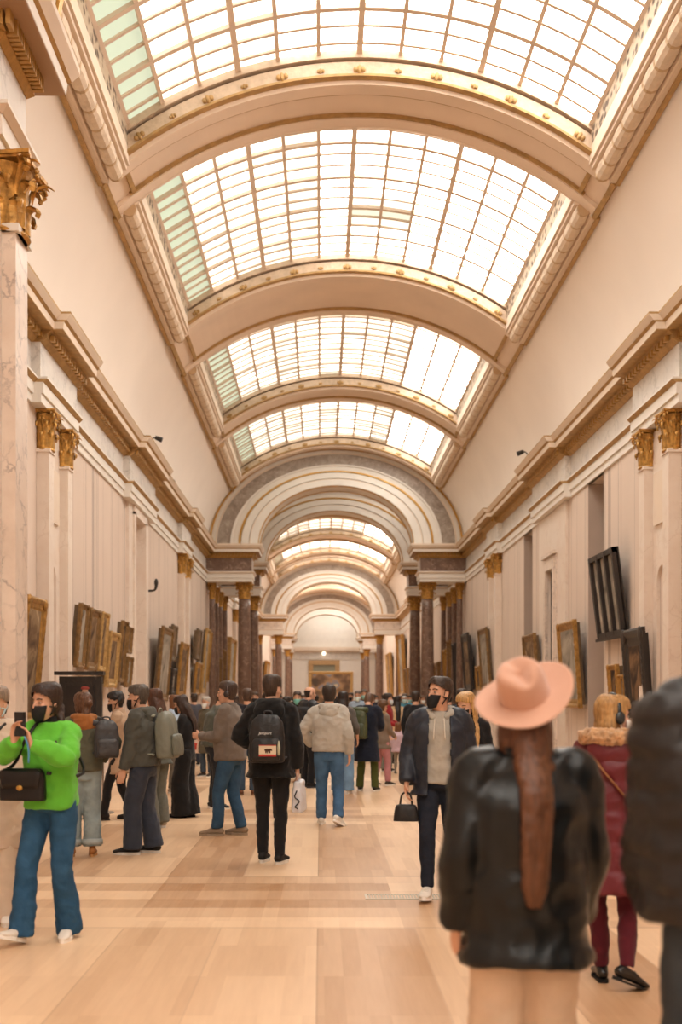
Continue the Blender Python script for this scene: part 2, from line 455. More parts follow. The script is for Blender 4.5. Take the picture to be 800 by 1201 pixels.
XI = 3.42
for i, (a, b) in enumerate(allsky):
    w = empty('window_%d' % (i + 1), (0, (a + b) / 2, 9.6)); struct(w)  # covers the visible skylights and the unseen ones added for light
    oy = (a + b) / 2
    def put(mb, nm, ms, smooth=False):
        mb.xf(Matrix.Translation((0, -oy, -9.6))); return mb.build(nm, ms, w, smooth)
    NX, NY = 12, 15
    g = MB(); th0 = math.asin(XI / (RC + .35))
    def gp(u, y, d=.35):
        th = -th0 + 2 * th0 * u
        return ((RC + d) * math.sin(th), y, CZ + (RC + d) * math.cos(th))
    rnd = random.Random(i)
    for p in range(NX):
        for q in range(NY):
            ya = a + (b - a) * q / NY; yb = a + (b - a) * (q + 1) / NY
            u = rnd.random()
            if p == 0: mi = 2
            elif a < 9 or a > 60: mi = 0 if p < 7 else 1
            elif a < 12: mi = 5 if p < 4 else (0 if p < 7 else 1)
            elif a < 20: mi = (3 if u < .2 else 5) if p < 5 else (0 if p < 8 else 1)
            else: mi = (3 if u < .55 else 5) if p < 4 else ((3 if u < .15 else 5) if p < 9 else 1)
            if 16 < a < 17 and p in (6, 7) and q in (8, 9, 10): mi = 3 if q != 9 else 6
            g.add([gp(p / NX, ya), gp((p + 1) / NX, ya), gp((p + 1) / NX, yb), gp(p / NX, yb)], [(3, 2, 1, 0)], mi)
    g.xf(Matrix.Translation((0, -oy, -9.6)))
    g.build('glass_panes', [M['glass'], M['glassR'], M['glassG'], M['glassg'], M['glassD'], M['glassC'], M['glassE']], w, fix=False)
    # closing roof shell above the glass
    bars = MB()
    for p in range(NX + 1):
        wd = .042 if p % 3 == 0 else .028
        th = -th0 + 2 * th0 * p / NX
        x, _, z = gp(p / NX, 0, .33)
        dx, dz = math.cos(th) * wd, -math.sin(th) * wd
        nx, nz = math.sin(th) * .04, math.cos(th) * .04
        V = []
        for y_ in (a, b): V += [(x - dx - nx, y_, z - dz - nz), (x + dx - nx, y_, z + dz - nz), (x + dx + nx, y_, z + dz + nz), (x - dx + nx, y_, z - dz + nz)]
        bars.add(V, [(0, 1, 5, 4), (1, 2, 6, 5), (2, 3, 7, 6), (3, 0, 4, 7), (0, 3, 2, 1), (4, 5, 6, 7)])
    for q in range(NY + 1):
        wd = .04 if q % 3 == 0 else .026
        y_ = a + (b - a) * q / NY
        arc_strip(bars, y_ - wd, y_ + wd, .29 if q % 3 == 0 else .315, .36, -XI + .02, XI - .02, 0, 24)
    put(bars, 'glazing_bars', M['bar'])
    for sx in (-1, 1):
        fr = MB()
        def bx(x0, x1, z0, z1, mi):
            x0, x1 = sorted((sx * x0, sx * x1)); fr.box(x0, x1, a, b, z0, z1, mi)
        zs = soff(SO)
        bx(3.79, 3.86, zs - .10, zs + .12, 1); bx(3.735, 3.79, zs - .07, zs + .12, 0)
        bx(3.70, 3.75, zs - .06, zs + .2, 0)
        bx(3.40, 3.54, zs + .2, zs + .42, 0); bx(3.44, 3.50, zs + .14, zs + .42, 0)
        bx(3.50, 3.80, zs + .1, zs + .5, 0)
        ns = max(3, int((b - a) / .44)); fr.add(*garland(a + .02, b - .02, sx * 3.60, zs + .07, .125, ns), 2)
        for k in range(ns + 1):
            yk = a + .02 + (b - a - .04) * k / ns
            fr.add(*tube([(sx * 3.60, yk - .025, zs + .07), (sx * 3.60, yk + .025, zs + .07)], [.112, .112], (1, 0, 0), 12, 1), 3)
        put(fr, 'window_frame', [M['cream'], M['bronzegold'], M['tube'], M['ringtan']])
        gr = MB(); x0, x1 = sorted((sx * 3.40, sx * 3.46)); gr.box(x0, x1, a, b, zs + .42, zs + .84)
        put(gr, 'cresting', M['grille'])

# wall entablature with breaks forward over pilasters and doors
brk = [(15.45, 17.75), (22.7, 26.2), (31.3, 33.4)] + [(50.6, 53.2), (58.6, 61.2)]
def prof(mb, sx, y0, y1, e):
    """stepped entablature profile, e = extra projection"""
    def bx(p0, p1, z0, z1, mi):
        V = []
        for z, p in ((z0, p0), (z1, p1)):
            xo = sx * (W - p - e); xi = sx * (W + .05)
            V += [(xo, y0 - (e and p * .0), z), (xi, y0, z), (xi, y1, z), (xo, y1, z)]
        mb.add(V, [(3, 2, 1, 0), (4, 5, 6, 7), (0, 1, 5, 4), (1, 2, 6, 5), (2, 3, 7, 6), (3, 0, 4, 7)], mi)
    bx(.04, .04, ZA, ZA + .13, 0); bx(.07, .07, ZA + .13, ZA + .29, 0); bx(.08, .13, ZA + .29, ZF - .03, 1); bx(.13, .13, ZF - .03, ZF, 0)
    bx(.03, .03, ZF, ZD, 2)
    bx(.05, .12, ZD, ZD + .06, 1); bx(.13, .13, ZD + .06, ZD + .13, 1); bx(.14, .20, ZD + .13, ZC, 1)
    bx(.36, .36, ZC - .012, ZC, 1); bx(.36, .37, ZC, ZC + .10, 3); bx(.37, .41, ZC + .10, ZC + .13, 1); bx(.40, .47, ZC + .13, ZT - .03, 3); bx(.47, .47, ZT - .03, ZT, 1)  # corona underside in gold-brown, its shade put into the colour
EM = [M['white'], M['bronzegold'], M['frieze'], M['cream']]
tn = 40
for sx in (-1, 1):
    m = MB(); y = Y0
    for a, b in brk:
        prof(m, sx, y, a, 0); prof(m, sx, a, b, .14); y = b
    prof(m, sx, y, 71.0, 0)
    o = m.build('trim_%d' % tn, EM); tn += 1
    struct(o, 'long entablature with gilt cornice along the %s wall' % ('left' if sx < 0 else 'right'))
    d = MB(); y = 9.8
    while y < 39:
        e = .14 if any(a <= y <= b for a, b in brk) else 0
        x0, x1 = sorted((sx * (W - .14 - e), sx * (W - .2 - e)))
        d.box(x0, x1, y, y + .09, ZD + .05, ZD + .13); y += .16
    struct(d.build('trim_%d' % tn, M['gold'])); tn += 1
for sx, nm in ((-1, 'baseboard_left'), (1, 'baseboard_right')):
    m = MB(); y = Y0
    for a, b, t in (((23.75, 25.15, 0),) if sx < 0 else holes) + ((Y1, Y1, 0),):
        x0, x1 = sorted((sx * (W - .05), sx * W)); m.box(x0, x1, y, a, 0, .34); m.box(*sorted((sx * (W - .07), sx * W)), y, a, 0, .1); y = b
    struct(m.build(nm, M['palemarble']))

# ---------------------------------------------------------------- capitals, columns, pilasters
def leaf(mb, ang, r0, z0, h, w, rc, mi=0):
    """acanthus leaf: ribbed strip that climbs the bell and rolls over outward at the tip"""
    n = 11; V = []; ca, sa = math.cos(ang), math.sin(ang)
    for i in range(n + 1):
        t = i / n
        if t < .55: r = r0 + rc * .35 * (t / .55) ** 2; z = z0 + (h - rc) * t / .55
        else:
            q = (t - .55) / .45 * PI * 1.2
            k = rc * (1 - .25 * (t - .55) / .45)
            r = r0 + rc * .35 + k * (1 - math.cos(q)); z = z0 + h - rc + k * math.sin(q)
        ww = w * (.60 + .45 * math.sin(PI * min(1, t * 1.15))) * (1 - .55 * max(0, t - .6) / .4) * (1 + .16 * (i % 2))
        for k2, q2 in enumerate((-1, -.45, 0, .45, 1)):
            rr = r + (.012 if k2 == 2 else 0) - (.014 if abs(q2) == 1 else 0)
            V.append((ca * rr - sa * q2 * ww, sa * rr + ca * q2 * ww, z))
    F = [(i * 5 + k, i * 5 + k + 1, (i + 1) * 5 + k + 1, (i + 1) * 5 + k) for i in range(n) for k in range(4)]
    V = np.array(V); n1 = len(V); th = .014
    inn = V.copy()
    for i in range(n + 1):
        t = i / n; q = 0 if t < .55 else (t - .55) / .45 * PI * 1.2
        for k in range(5):
            inn[i * 5 + k] -= np.array([ca * math.cos(q), sa * math.cos(q), -math.sin(q)]) * th
    mb.add(np.vstack([V, inn]), F + [tuple(j + n1 for j in f[::-1]) for f in F], mi)
def capital_mb(r, h, n=8, square=False):
    m = MB()
    m.add(*lathe([(r * .95, 0), (r * 1.02, .006), (r * 1.04, h * .025), (r * .98, h * .05), (r * .90, h * .08), (r * .88, h * .55), (r * .96, h * .75), (r * 1.12, h * .90)], 20))
    for k in range(n): leaf(m, 2 * PI * k / n, r * .95, h * .06, h * .36, r * .30, r * .20)
    for k in range(n): leaf(m, 2 * PI * (k + .5) / n, r * .97, h * .10, h * .60, r * .28, r * .22)
    for k in range(4):     # corner volutes: stem up, then a spiral scroll
        a = PI / 4 + k * PI / 2; ca, sa = math.cos(a), math.sin(a)
        P = []; R = []
        for i in range(22):
            t = i / 21
            if t < .4: q = t / .4; rr = r * (.98 + .42 * q ** 2); z = h * (.5 + .32 * q); w_ = .05 + .05 * q
            else:
                u = (t - .4) / .6; q = PI - u * PI * 2.6; sp = r * .26 * (1 - .75 * u)
                rr = r * 1.62 + sp * math.cos(q) + r * .04 * u; z = h * .80 + sp * math.sin(q); w_ = .10 - .04 * u
            P.append((ca * rr, sa * rr, z)); R.append((r * w_ * 1.6, r * w_ * .9))
        m.add(*tube(P, R, (0, 0, 1), 7, 1))
        m.add(*ellipsoid((ca * r * 1.62, sa * r * 1.62, h * .80), (r * .10, r * .10, r * .10), 8, 6))
        for e in (-.5, 0, .5):      # leaf spray under the abacus corner
            m.add(*tube([(ca * r * 1.3, sa * r * 1.3, h * .84), (math.cos(a + e * .3) * r * 1.75, math.sin(a + e * .3) * r * 1.75, h * (.90 + .02 * (e == 0))), (math.cos(a + e * .45) * r * 2.0, math.sin(a + e * .45) * r * 2.0, h * (.84 + .05 * (e == 0)))], [(r * .05, r * .09), (r * .10, r * .05), (.004, .004)], (0, 0, 1), 6, 3))
        b = k * PI / 2; cb, sb = math.cos(b), math.sin(b)
        for j in range(6):          # fleuron in the middle of each side
            t = 2 * PI * j / 6
            m.add(*ellipsoid((cb * r * 1.30 - sb * math.cos(t) * r * .13, sb * r * 1.30 + cb * math.cos(t) * r * .13, h * .90 + math.sin(t) * r * .13), (r * .08, r * .08, r * .08), 6, 5))
        for e in (-1, 1):           # small inner scrolls
            m.add(*tube([(cb * r * .95 - sb * e * r * .5, sb * r * .95 + cb * e * r * .5, h * .55), (cb * r * 1.15 - sb * e * r * .28, sb * r * 1.15 + cb * e * r * .28, h * .74), (cb * r * 1.22 - sb * e * r * .12, sb * r * 1.22 + cb * e * r * .12, h * .78), (cb * r * 1.22 - sb * e * r * .10, sb * r * 1.22 + cb * e * r * .10, h * .72)], [r * .05, r * .06, r * .06, r * .04], (0, 0, 1), 6, 3))
    V = []; nn = 48
    for z, e in ((h * .925, 1.0), (h * .95, 1.03), (h * .955, 1.10), (h, 1.12)):
        for k in range(nn):
            a = 2 * PI * k / nn
            q = abs(((a - PI / 4) / (PI / 2)) % 1 - .5) * 2
            rr = r * (1.12 + .60 * q ** 2.6) * e
            V.append((math.cos(a) * rr, math.sin(a) * rr, z))
    F = [(i * nn + k, i * nn + (k + 1) % nn, (i + 1) * nn + (k + 1) % nn, (i + 1) * nn + k) for i in range(3) for k in range(nn)]
    F += [tuple(range(nn))[::-1], tuple(3 * nn + k for k in range(nn))]
    m.add(V, F)
    return m
CAPH = .60
cap_mesh = capital_mb(.225, CAPH).mesh('capital', M['leafgold'])
bm = bmesh.new(); bm.from_mesh(cap_mesh); bmesh.ops.recalc_face_normals(bm, faces=bm.faces); bm.to_mesh(cap_mesh); bm.free()
def shaft_prof(r, h): return [(r * (1 - .15 * max(0, t - .33) / .67 * (1 if t > .33 else 0)), h * t) for t in [i / 12 for i in range(13)]]
def base_mb(r, ped):
    m = MB(); q = r * 1.62
    m.box(-q, q, -q, q, 0, ped)
    m.add(*lathe([(r * 1.5, ped), (r * 1.58, ped + .04), (r * 1.5, ped + .09), (r * 1.25, ped + .11), (r * 1.2, ped + .15), (r * 1.32, ped + .18), (r * 1.3, ped + .22), (r * 1.04, ped + .25)], 24))
    return m
def make_column(r, name, shaft_m, base_m, ztop=ZA):
    root = empty(name)
    base_mb(r, .3).build('base', base_m, root, True)
    h = ztop - CAPH - .55 + .02
    mb = MB(); mb.add(*lathe(shaft_prof(r, h), 28)); mb.xf(Matrix.Translation((0, 0, .54))); mb.build('shaft', shaft_m, root, True)
    c = bpy.data.objects.new('capital', cap_mesh); C.objects.link(c); c.parent = root; c.location = (0, 0, ztop - CAPH); c.scale = (r / .25,) * 2 + (1,)
    for p in cap_mesh.polygons: p.use_smooth = len(p.vertices) == 4 and p.area < .002
    return root
col0 = make_column(.25, 'marble_column', M['darkmarble'], M['greymarble'])
first = [True]
def column(x, y, label, group, s=1.0, proto=None):
    proto = proto or col0
    if proto.get('used'): c = copy_tree(proto)
    else: c = proto; proto['used'] = 1
    c.location = (x, y, 0); c.scale = (s, s, 1)
    tag(c, label, 'column', group); return c

# an arch across the hall: entablature blocks on columns, elliptical archivolt above
AR = .755
ZS = 7.22
def ring(mb, a0, a1, y0, y1, mi=0, n=64, z0=ZS):
    V = []
    for y in (y0, y1):
        for a in (a0, a1):
            for i in range(n + 1):
                t = PI * i / n
                V.append((a * math.cos(t), y, z0 + a * AR * math.sin(t)))
    k = n + 1; F = []
    for i in range(n):
        F += [(i, i + 1, k + i + 1, k + i), (2 * k + i + 1, 2 * k + i, 3 * k + i, 3 * k + i + 1), (i + 1, i, 2 * k + i, 2 * k + i + 1), (k + i, k + i + 1, 3 * k + i + 1, 3 * k + i)]
    F += [(0, k, 3 * k, 2 * k), (n, 2 * k + n, 3 * k + n, k + n)]
    mb.add(V, F, mi)
def archivolt(y0, y1, tno, label, outer=4.78, marb=True):
    m = MB()
    ring(m, 2.9, outer, y0, y1, 0)
    ring(m, 4.58, 4.64, y0 - .06, y0 + .1, 2); ring(m, 4.44, 4.52, y0 - .04, y0 + .1, 0)
    if marb: ring(m, 3.88, 4.36, y0 - .015, y0 + .1, 1)
    ring(m, 3.80, 3.87, y0 - .05, y0 + .1, 0); ring(m, 4.37, 4.42, y0 - .05, y0 + .1, 3)
    ring(m, 3.50, 3.57, y0 - .06, y0 + .1, 2); ring(m, 3.57, 3.72, y0 - .03, y0 + .1, 0)
    ring(m, 2.86, 3.14, y0 - .05, y1, 0); ring(m, 3.14, 3.18, y0 - .05, y0 + .1, 3); ring(m, 3.2, 3.46, y0 - .08, y0 + .1, 0)
    # soffit panel with gilt borders
    ring(m, 2.83, 2.9, y0 + .05, y0 + .14, 2); ring(m, 2.83, 2.9, y1 - .14, y1 - .05, 2)
    o = m.build('trim_%d' % tno, [M['white'], M['greymarble'], M['gold2'], M['cream']])
    return struct(o, label)
def impost(sx, x_in, y0, y1, tno, fr, label):
    """entablature block from the wall to x_in"""
    m = MB()
    def bx(p0, p1, z0, z1, mi):
        x0, x1 = sorted((sx * (x_in), sx * (W + .1)))
        V = []
        for z, p in ((z0, p0), (z1, p1)):
            a0, a1 = (x0 - p, x1) if sx > 0 else (x0, x1 + p)
            V += [(a0, y0 - p, z), (a1, y0 - p, z), (a1, y1 + p, z), (a0, y1 + p, z)]
        m.add(V, [(3, 2, 1, 0), (4, 5, 6, 7), (0, 1, 5, 4), (1, 2, 6, 5), (2, 3, 7, 6), (3, 0, 4, 7)], mi)
    bx(0, 0, ZA, ZA + .13, 0); bx(.03, .03, ZA + .13, ZA + .29, 0); bx(.04, .09, ZA + .29, ZF - .03, 3); bx(.09, .09, ZF - .03, ZF, 0)
    bx(-.01, -.01, ZF, ZD, 2)
    bx(.0, .05, ZD, ZD + .05, 1); bx(.05, .05, ZD + .05, ZC, 1)
    bx(.265, .265, ZC - .012, ZC, 4); bx(.27, .28, ZC, ZC + .10, 0); bx(.28, .31, ZC + .10, ZC + .13, 1); bx(.31, .37, ZC + .13, ZT - .02, 3); bx(.37, .37, ZT - .02, ZT + .04, 3)  # thin brown slab under the corona paints in the soffit's shade
    # dentils
    DS = .07 if y0 > 20 else .035
    y = y0 - .12
    x0, x1 = sorted((sx * (x_in - .1), sx * (W - .3)))
    x = x0
    while x < x1:
        m.box(x, x + DS, y0 - .14, y0 - .03, ZD + .06, ZC - .01, 1); x += DS * 1.7
    yy = y0
    while yy < y1:
        a, b = sorted((sx * (x_in - .03), sx * (x_in - .14))); m.box(a, b, yy, yy + DS, ZD + .06, ZC - .01, 1); yy += DS * 1.7
    o = m.build('trim_%d' % tno, [M['white'], M['gold'], fr, M['cream'], M['soffitshade']])
    return struct(o, label)
def spandrel(y0, y1, tno):
    """solid closing wall above the arch ring up to the vault"""
    m = MB(); n = 48; V = []
    for y in (y0, y1):
        for i in range(n + 1):
            t = PI * i / n; V.append((4.7 * math.cos(t), y, ZS + 4.7 * AR * math.sin(t)))
        for i in range(n + 1):
            t = PI * i / n; V.append((5.1 * math.cos(t), y, ZS + 5.2 * math.sin(t)))
    k = n + 1; F = []
    for i in range(n): F += [(i, i + 1, k + i + 1, k + i), (2 * k + i, 3 * k + i, 3 * k + i + 1, 2 * k + i + 1)]
    m.add(V, F)
    return struct(m.build('trim_%d' % tno, M['plaster']))

archs = [(39.0, 40.2, 'first'), (44.2, 45.4, 'second'), (71.0, 72.4, 'third'), (91.0, 92.2, 'fourth'), (98.0, 99.2, 'last')]
tn = 60
for k, (a, b, nm) in enumerate(archs):
    archivolt(a, b, tn, '%s elliptical archivolt spanning the hall with gilt rings' % nm, marb=True); tn += 1
    spandrel(a + .05, b - .05, tn); tn += 1
    for sx, sd in ((-1, 'left'), (1, 'right')):
        impost(sx, 3.08, a + .06, b - .06, tn, M['darkmarble'] if k < 2 else M['pinkmarble'], '%s entablature block carrying the %s arch' % (sd, nm)); tn += 1
        yc = (a + b) / 2
        column(sx * 3.40, yc, 'dark red marble column with gilt capital, free-standing at the %s of the %s arch' % (sd, nm), 'columns of the arches')
        column(sx * 4.6, yc, 'dark marble column against the wall at the %s of the %s arch' % (sd, nm), 'columns of the arches', .5)
    if k == 0:
        for sx, sd in ((-1, 'left'), (1, 'right')):
            for j, yc in enumerate((41.3, 42.9)):
                column(sx * 4.62, yc, 'dark marble column on the %s wall between first and second arches, %s one' % (sd, ('nearer', 'farther')[j]), 'columns of the arches', .5)

# near pier at the left edge, its twin across the hall, and the arch they carry
pil_cap = capital_mb(.225, CAPH)
for sx, sd in ((-1, 'left'), (1, 'right')):
    m = MB()
    def bx(x0, x1, y0, y1, z0, z1, mi): 
        a, b = sorted((sx * x0, sx * x1)); m.box(a, b, y0, y1, z0, z1, mi)
    bx(3.10, W - .002, 8.4, 9.2, 0, ZA, 1)
    bx(2.99, 3.10, 8.46, 8.80, .4, ZA - CAPH + .05, 0); bx(3.2, 3.9, 8.30, 8.40, .4, ZA - CAPH + .05, 0)
    bx(2.95, 3.12, 8.40, 8.88, 0, .4, 1)
    bx(2.96, 3.12, 8.43, 8.83, ZA - CAPH, ZA - CAPH + .06, 1)
    root = empty('marble_pier', (sx * 3.9, 8.8, 0))
    m.xf(Matrix.Translation((-sx * 3.9, -8.8, 0)))
    m.build('pier_shaft', [M['pinkmarble'], M['white']], root)
    for (px, py) in ((3.14, 8.62), (3.5, 8.42)):
        c = MB().join(pil_cap).build('capital', M['leafgold'], root); c.location = (sx * (px - 3.9), py - 8.8, ZA - CAPH); c.scale = (.95, .95, 1.0)
    tag(root, 'veined pink marble pier with gilt capital at the %s edge' % sd, 'pier')
    impost(sx, 3.10, 8.4, 9.2, tn, M['frieze'], '%s entablature block above the near marble pier' % sd); tn += 1
archivolt(8.35, 9.25, tn, 'near elliptical archivolt overhead above the marble piers'); tn += 1

# paired pilasters with a round-headed niche panel between, on both walls
def niche_panel(sx, y0, y1, tno):
    m = MB(); n = 14
    yc = (y0 + y1) / 2; hw = .26; zt = 3.4
    xf_ = sx * (W - .05)
    # face with arched hole
    hole = [(yc - hw, .9)] + [(yc - hw * math.cos(PI * i / n), zt + hw * math.sin(PI * i / n)) for i in range(n + 1)] + [(yc + hw, .9)]
    outer = [(y0, .9)] + [(y0 + (y1 - y0) * i / n, ZA - .05) for i in range(n + 1)] + [(y1, .9)]
    V = [(xf_, y, z) for y, z in hole] + [(xf_, y, z) for y, z in outer] + [(sx * (W + .3), y, z) for y, z in hole]
    k = len(hole); F = []
    for i in range(k - 1): F += [(i, i + 1, k + i + 1, k + i), (i, 2 * k + i, 2 * k + i + 1, i + 1)]
    F.append(tuple(2 * k + i for i in range(k)))
    m.add(V, F)
    a, b = sorted((xf_, sx * (W + .3))); m.box(a, b, y0, y1, 0, .9)
    a, b = sorted((sx * (W - .09), sx * (W - .04)))
    m.box(a, b, yc - .3, yc + .3, 4.3, ZA - .75, 1)
    return struct(m.build('trim_%d' % tno, [M['palemarble'], M['cream']]), 'pale marble niche panel between two pilasters on the %s wall' % ('left' if sx < 0 else 'right'))
def make_pilaster():
    root = empty('pilaster')
    m = MB(); m.box(-.13, .13, -.17, .17, 0, .5); m.box(-.10, .10, -.14, .14, .5, ZA - CAPH + .02); m.box(-.12, .12, -.16, .16, ZA - CAPH - .03, ZA - CAPH + .02)
    m.build('shaft', M['palemarble'], root)
    c = bpy.data.objects.new('capital', cap_mesh); C.objects.link(c); c.parent = root; c.location = (0, 0, ZA - CAPH); c.scale = (.66, .72, 1)
    return root
pil0 = make_pilaster()
for gi, yc in enumerate((16.6, 32.3, 51.9, 59.9)):
    for sx, sd in ((-1, 'left'), (1, 'right')):
        niche_panel(sx, yc - .62, yc + .62, tn); tn += 1
        for j, dy in enumerate((-.6, .6)):
            p = pil0 if not pil0.get('used') else copy_tree(pil0)
            pil0['used'] = 1
            p.location = (sx * (W - .09), yc + dy, 0)
            where = ('near the foreground', 'just before the first arch', 'beyond the second arch', 'well beyond the second arch')[gi]
            tag(p, '%s pilaster with gilt capital of the %s wall pair %s' % (('nearer', 'farther')[j], sd, where), 'pilaster', 'paired pilasters')

# left: tall pink marble opening; right: marble panel with a dark doorway
m = MB()
for y0, y1 in ((23.15, 23.72), (25.18, 25.75)): m.box(-W - .02, -W + .07, y0, y1, 0, ZA)
for y0, y1 in ((23.60, 23.78), (25.12, 25.30)): m.box(-W - .40, -W + .12, y0, y1, 0, 5.72)
m.box(-W - .4, -W + .12, 23.6, 25.3, 5.66, ZA)
m.box(-W - .41, -W - .36, 23.75, 25.15, 0, 5.7, 1)
struct(m.build('door_1', [M['palemarble'], M['pinkmarble']]), 'tall pink marble wall opening on the left wall')
m = MB()
m.box(W - .06, W + .01, 23.1, 24.19, 0, ZA - .01); m.box(W - .06, W + .01, 24.96, 25.9, 0, ZA - .01); m.box(W - .059, W + .01, 24.19, 24.96, 4.55, ZA - .02)
d2 = struct(m.build('door_2', [M['palemarble']]), 'pale marble wall panel around the dark right doorway')
m = MB()
for e, x in ((.18, .12), (.28, .09)):
    m.box(W - x, W - .05, 24.2 - e, 24.2 + e * .03, 0, 4.54 + e); m.box(W - x, W - .05, 24.95 - e * .03, 24.95 + e, 0, 4.54 + e); m.box(W - x + .001, W - .05, 24.2, 24.95, 4.54 - e * .02, 4.54 + e - .001)
m.box(W - .15, W - .05, 23.88, 25.27, 4.84, 4.92)
m.build('door_frame', M['pinkmarble'], d2)
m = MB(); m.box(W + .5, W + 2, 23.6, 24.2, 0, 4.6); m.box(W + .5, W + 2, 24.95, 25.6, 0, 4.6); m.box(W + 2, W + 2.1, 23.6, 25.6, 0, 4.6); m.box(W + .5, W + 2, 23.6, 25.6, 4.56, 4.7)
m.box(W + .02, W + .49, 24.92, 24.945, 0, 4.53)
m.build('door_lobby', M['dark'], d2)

# end wall with lunette, cornice, door head and a lamp
struct(MB().box(-6, 6, Y1, Y1 + .3, 0, 11.5).build('wall_end', M['white']))
m = MB(); m.box(-4.8, 4.8, Y1 - .35, Y1, 6.3, 6.62, 0); m.box(-4.8, 4.8, Y1 - .2, Y1, 6.1, 6.3, 0); m.box(-4.8, 4.8, Y1 - .06, Y1, 5.45, 6.05, 1)
struct(m.build('trim_120', [M['cream'], M['frieze']]), 'cornice crossing the far end wall')
m = MB(); m.box(-1.75, -1.3, Y1 - .18, Y1, 0, 4.9); m.box(.85, 1.3, Y1 - .18, Y1, 0, 4.9); m.box(-1.75, 1.3, Y1 - .18, Y1, 4.9, 5.35); m.box(-1.3, .85, Y1 - .05, Y1, 3.8, 4.9, 1); m.box(-1.3, .85, Y1 - .17, Y1, 3.7, 3.82)
struct(m.build('door_3', [plain('door_wood', '#b08d62', .6, var=.1), plain('door_greygreen', '#8c8a78', .6)]), 'wooden door frame on the far end wall')
lamp = empty('wall_lamp', (-.25, Y1 - .12, 6.0))
v = MB(); v.add(*ellipsoid((0, -.12, 0), (.16, .14, .16))); v.build('lamp_globe', glow('lamp_glow', '#fff2d8', 2.5), lamp, True)
MB().box(-.05, .05, -.05, .12, -.1, .1).build('bracket', M['gold'], lamp)
tag(lamp, 'small glowing lamp on the far end wall above the door', 'lamp')

# floor grille
gr = empty('floor_vent', (.12, 8.4, 0))
m = MB()
m.box(-.34, .34, -.1, -.08, 0, .006); m.box(-.34, .34, .08, .1, 0, .006); m.box(-.34, -.32, -.08, .08, 0, .006); m.box(.32, .34, -.08, .08, 0, .006)
m.build('frame', plain('vent_metal', '#c9c0b2', .4, .6), gr)
m = MB()
for i in range(26): m.box(-.31 + i * .024, -.31 + i * .024 + .013, -.08, .08, 0, .005)
m.build('slats', plain('vent_slat', '#b5aa9a', .4, .6), gr)
tag(gr, 'long metal floor grille set in the parquet beside the walking man', 'floor vent')

# ---------------------------------------------------------------- paintings, seen along the walls
def canvas_mat(name, cols, scale=2.2):
    m, N, L, b = mat(name)
    tc = N.new('ShaderNodeTexCoord'); nz = N.new('ShaderNodeTexNoise'); nz.inputs['Scale'].default_value = scale; nz.inputs['Detail'].default_value = 4; nz.inputs['Distortion'].default_value = 1.2
    L.new(tc.outputs['Object'], nz.inputs['Vector'])
    r = N.new('ShaderNodeValToRGB'); r.color_ramp.interpolation = 'EASE'
    e = r.color_ramp.elements; e[0].position = .3; e[0].color = lin(cols[0]); e[1].position = .72; e[1].color = lin(cols[-1])
    for i, c in enumerate(cols[1:-1]):
        q = e.new(.3 + .42 * (i + 1) / (len(cols) - 1)); q.color = lin(c)
    L.new(nz.outputs['Fac'], r.inputs['Fac']); L.new(r.outputs['Color'], b.inputs['Base Color']); b.inputs['Roughness'].default_value = .6
    b.inputs['Specular IOR Level'].default_value = .25
    return m
CAN = [canvas_mat('oil_dark', ['#241a14', '#3a2a1e', '#7a5c40', '#a98f70']), canvas_mat('oil_brown', ['#33241a', '#5f4630', '#8c7355', '#c2ab8c']),
       canvas_mat('oil_grey', ['#5b554d', '#8a8276', '#a89e90', '#c8beb0'], 1.6)]
FR = {'gold': plain('frame_gold', '#a57c41', .45, .45, var=.3, scale=12, bump=.5, bscale=30), 'brown': plain('frame_brown_gold', '#80613a', .5, .3, var=.3, scale=10, bump=.5, bscale=30),
      'pale': plain('frame_pale_gold', '#b8955e', .5, .4, var=.25, scale=15, bump=.4, bscale=40), 'black': plain('frame_black', '#2b2420', .45, bump=.4, bscale=30), 'dull': plain('frame_dull', '#6d5a44', .6, .1, var=.25, scale=9)}
def frame_mb(w, h, fw, t, oval=False):
    """moulded frame in the (Y, Z) plane, front toward +X, back at x = 0"""
    m = MB()
    prof = [(0, 0), (0, t * .7), (fw * .12, t), (fw * .3, t * .95), (fw * .45, t * .62), (fw * .7, t * .55), (fw * .85, t * .4), (fw, t * .38), (fw, 0)]
    V = []
    for a, x in prof:
        V += [(x, -w / 2 + a, a), (x, w / 2 - a, a), (x, w / 2 - a, h - a), (x, -w / 2 + a, h - a)]
    k = len(prof); F = []
    for i in range(k - 1):
        for q in range(4): F.append((i * 4 + q, i * 4 + (q + 1) % 4, (i + 1) * 4 + (q + 1) % 4, (i + 1) * 4 + q))
    m.add(V, F)
    # carved beads along the outer edge and corner bosses
    nb = max(4, int(h / .12))
    for s_ in (-1, 1):
        for i in range(nb): m.add(*ellipsoid((t * .97, s_ * (w / 2 - fw * .2), h * (i + .5) / nb), (t * .12, fw * .1, h / nb * .42), 6, 4))
    for a in (-1, 1):
        for b in (0, 1): m.add(*ellipsoid((t * .75, a * (w / 2 - fw * .35), fw * .35 if not b else h - fw * .35), (t * .42, fw * .42, fw * .42), 8, 5))
    return m
NP = 0
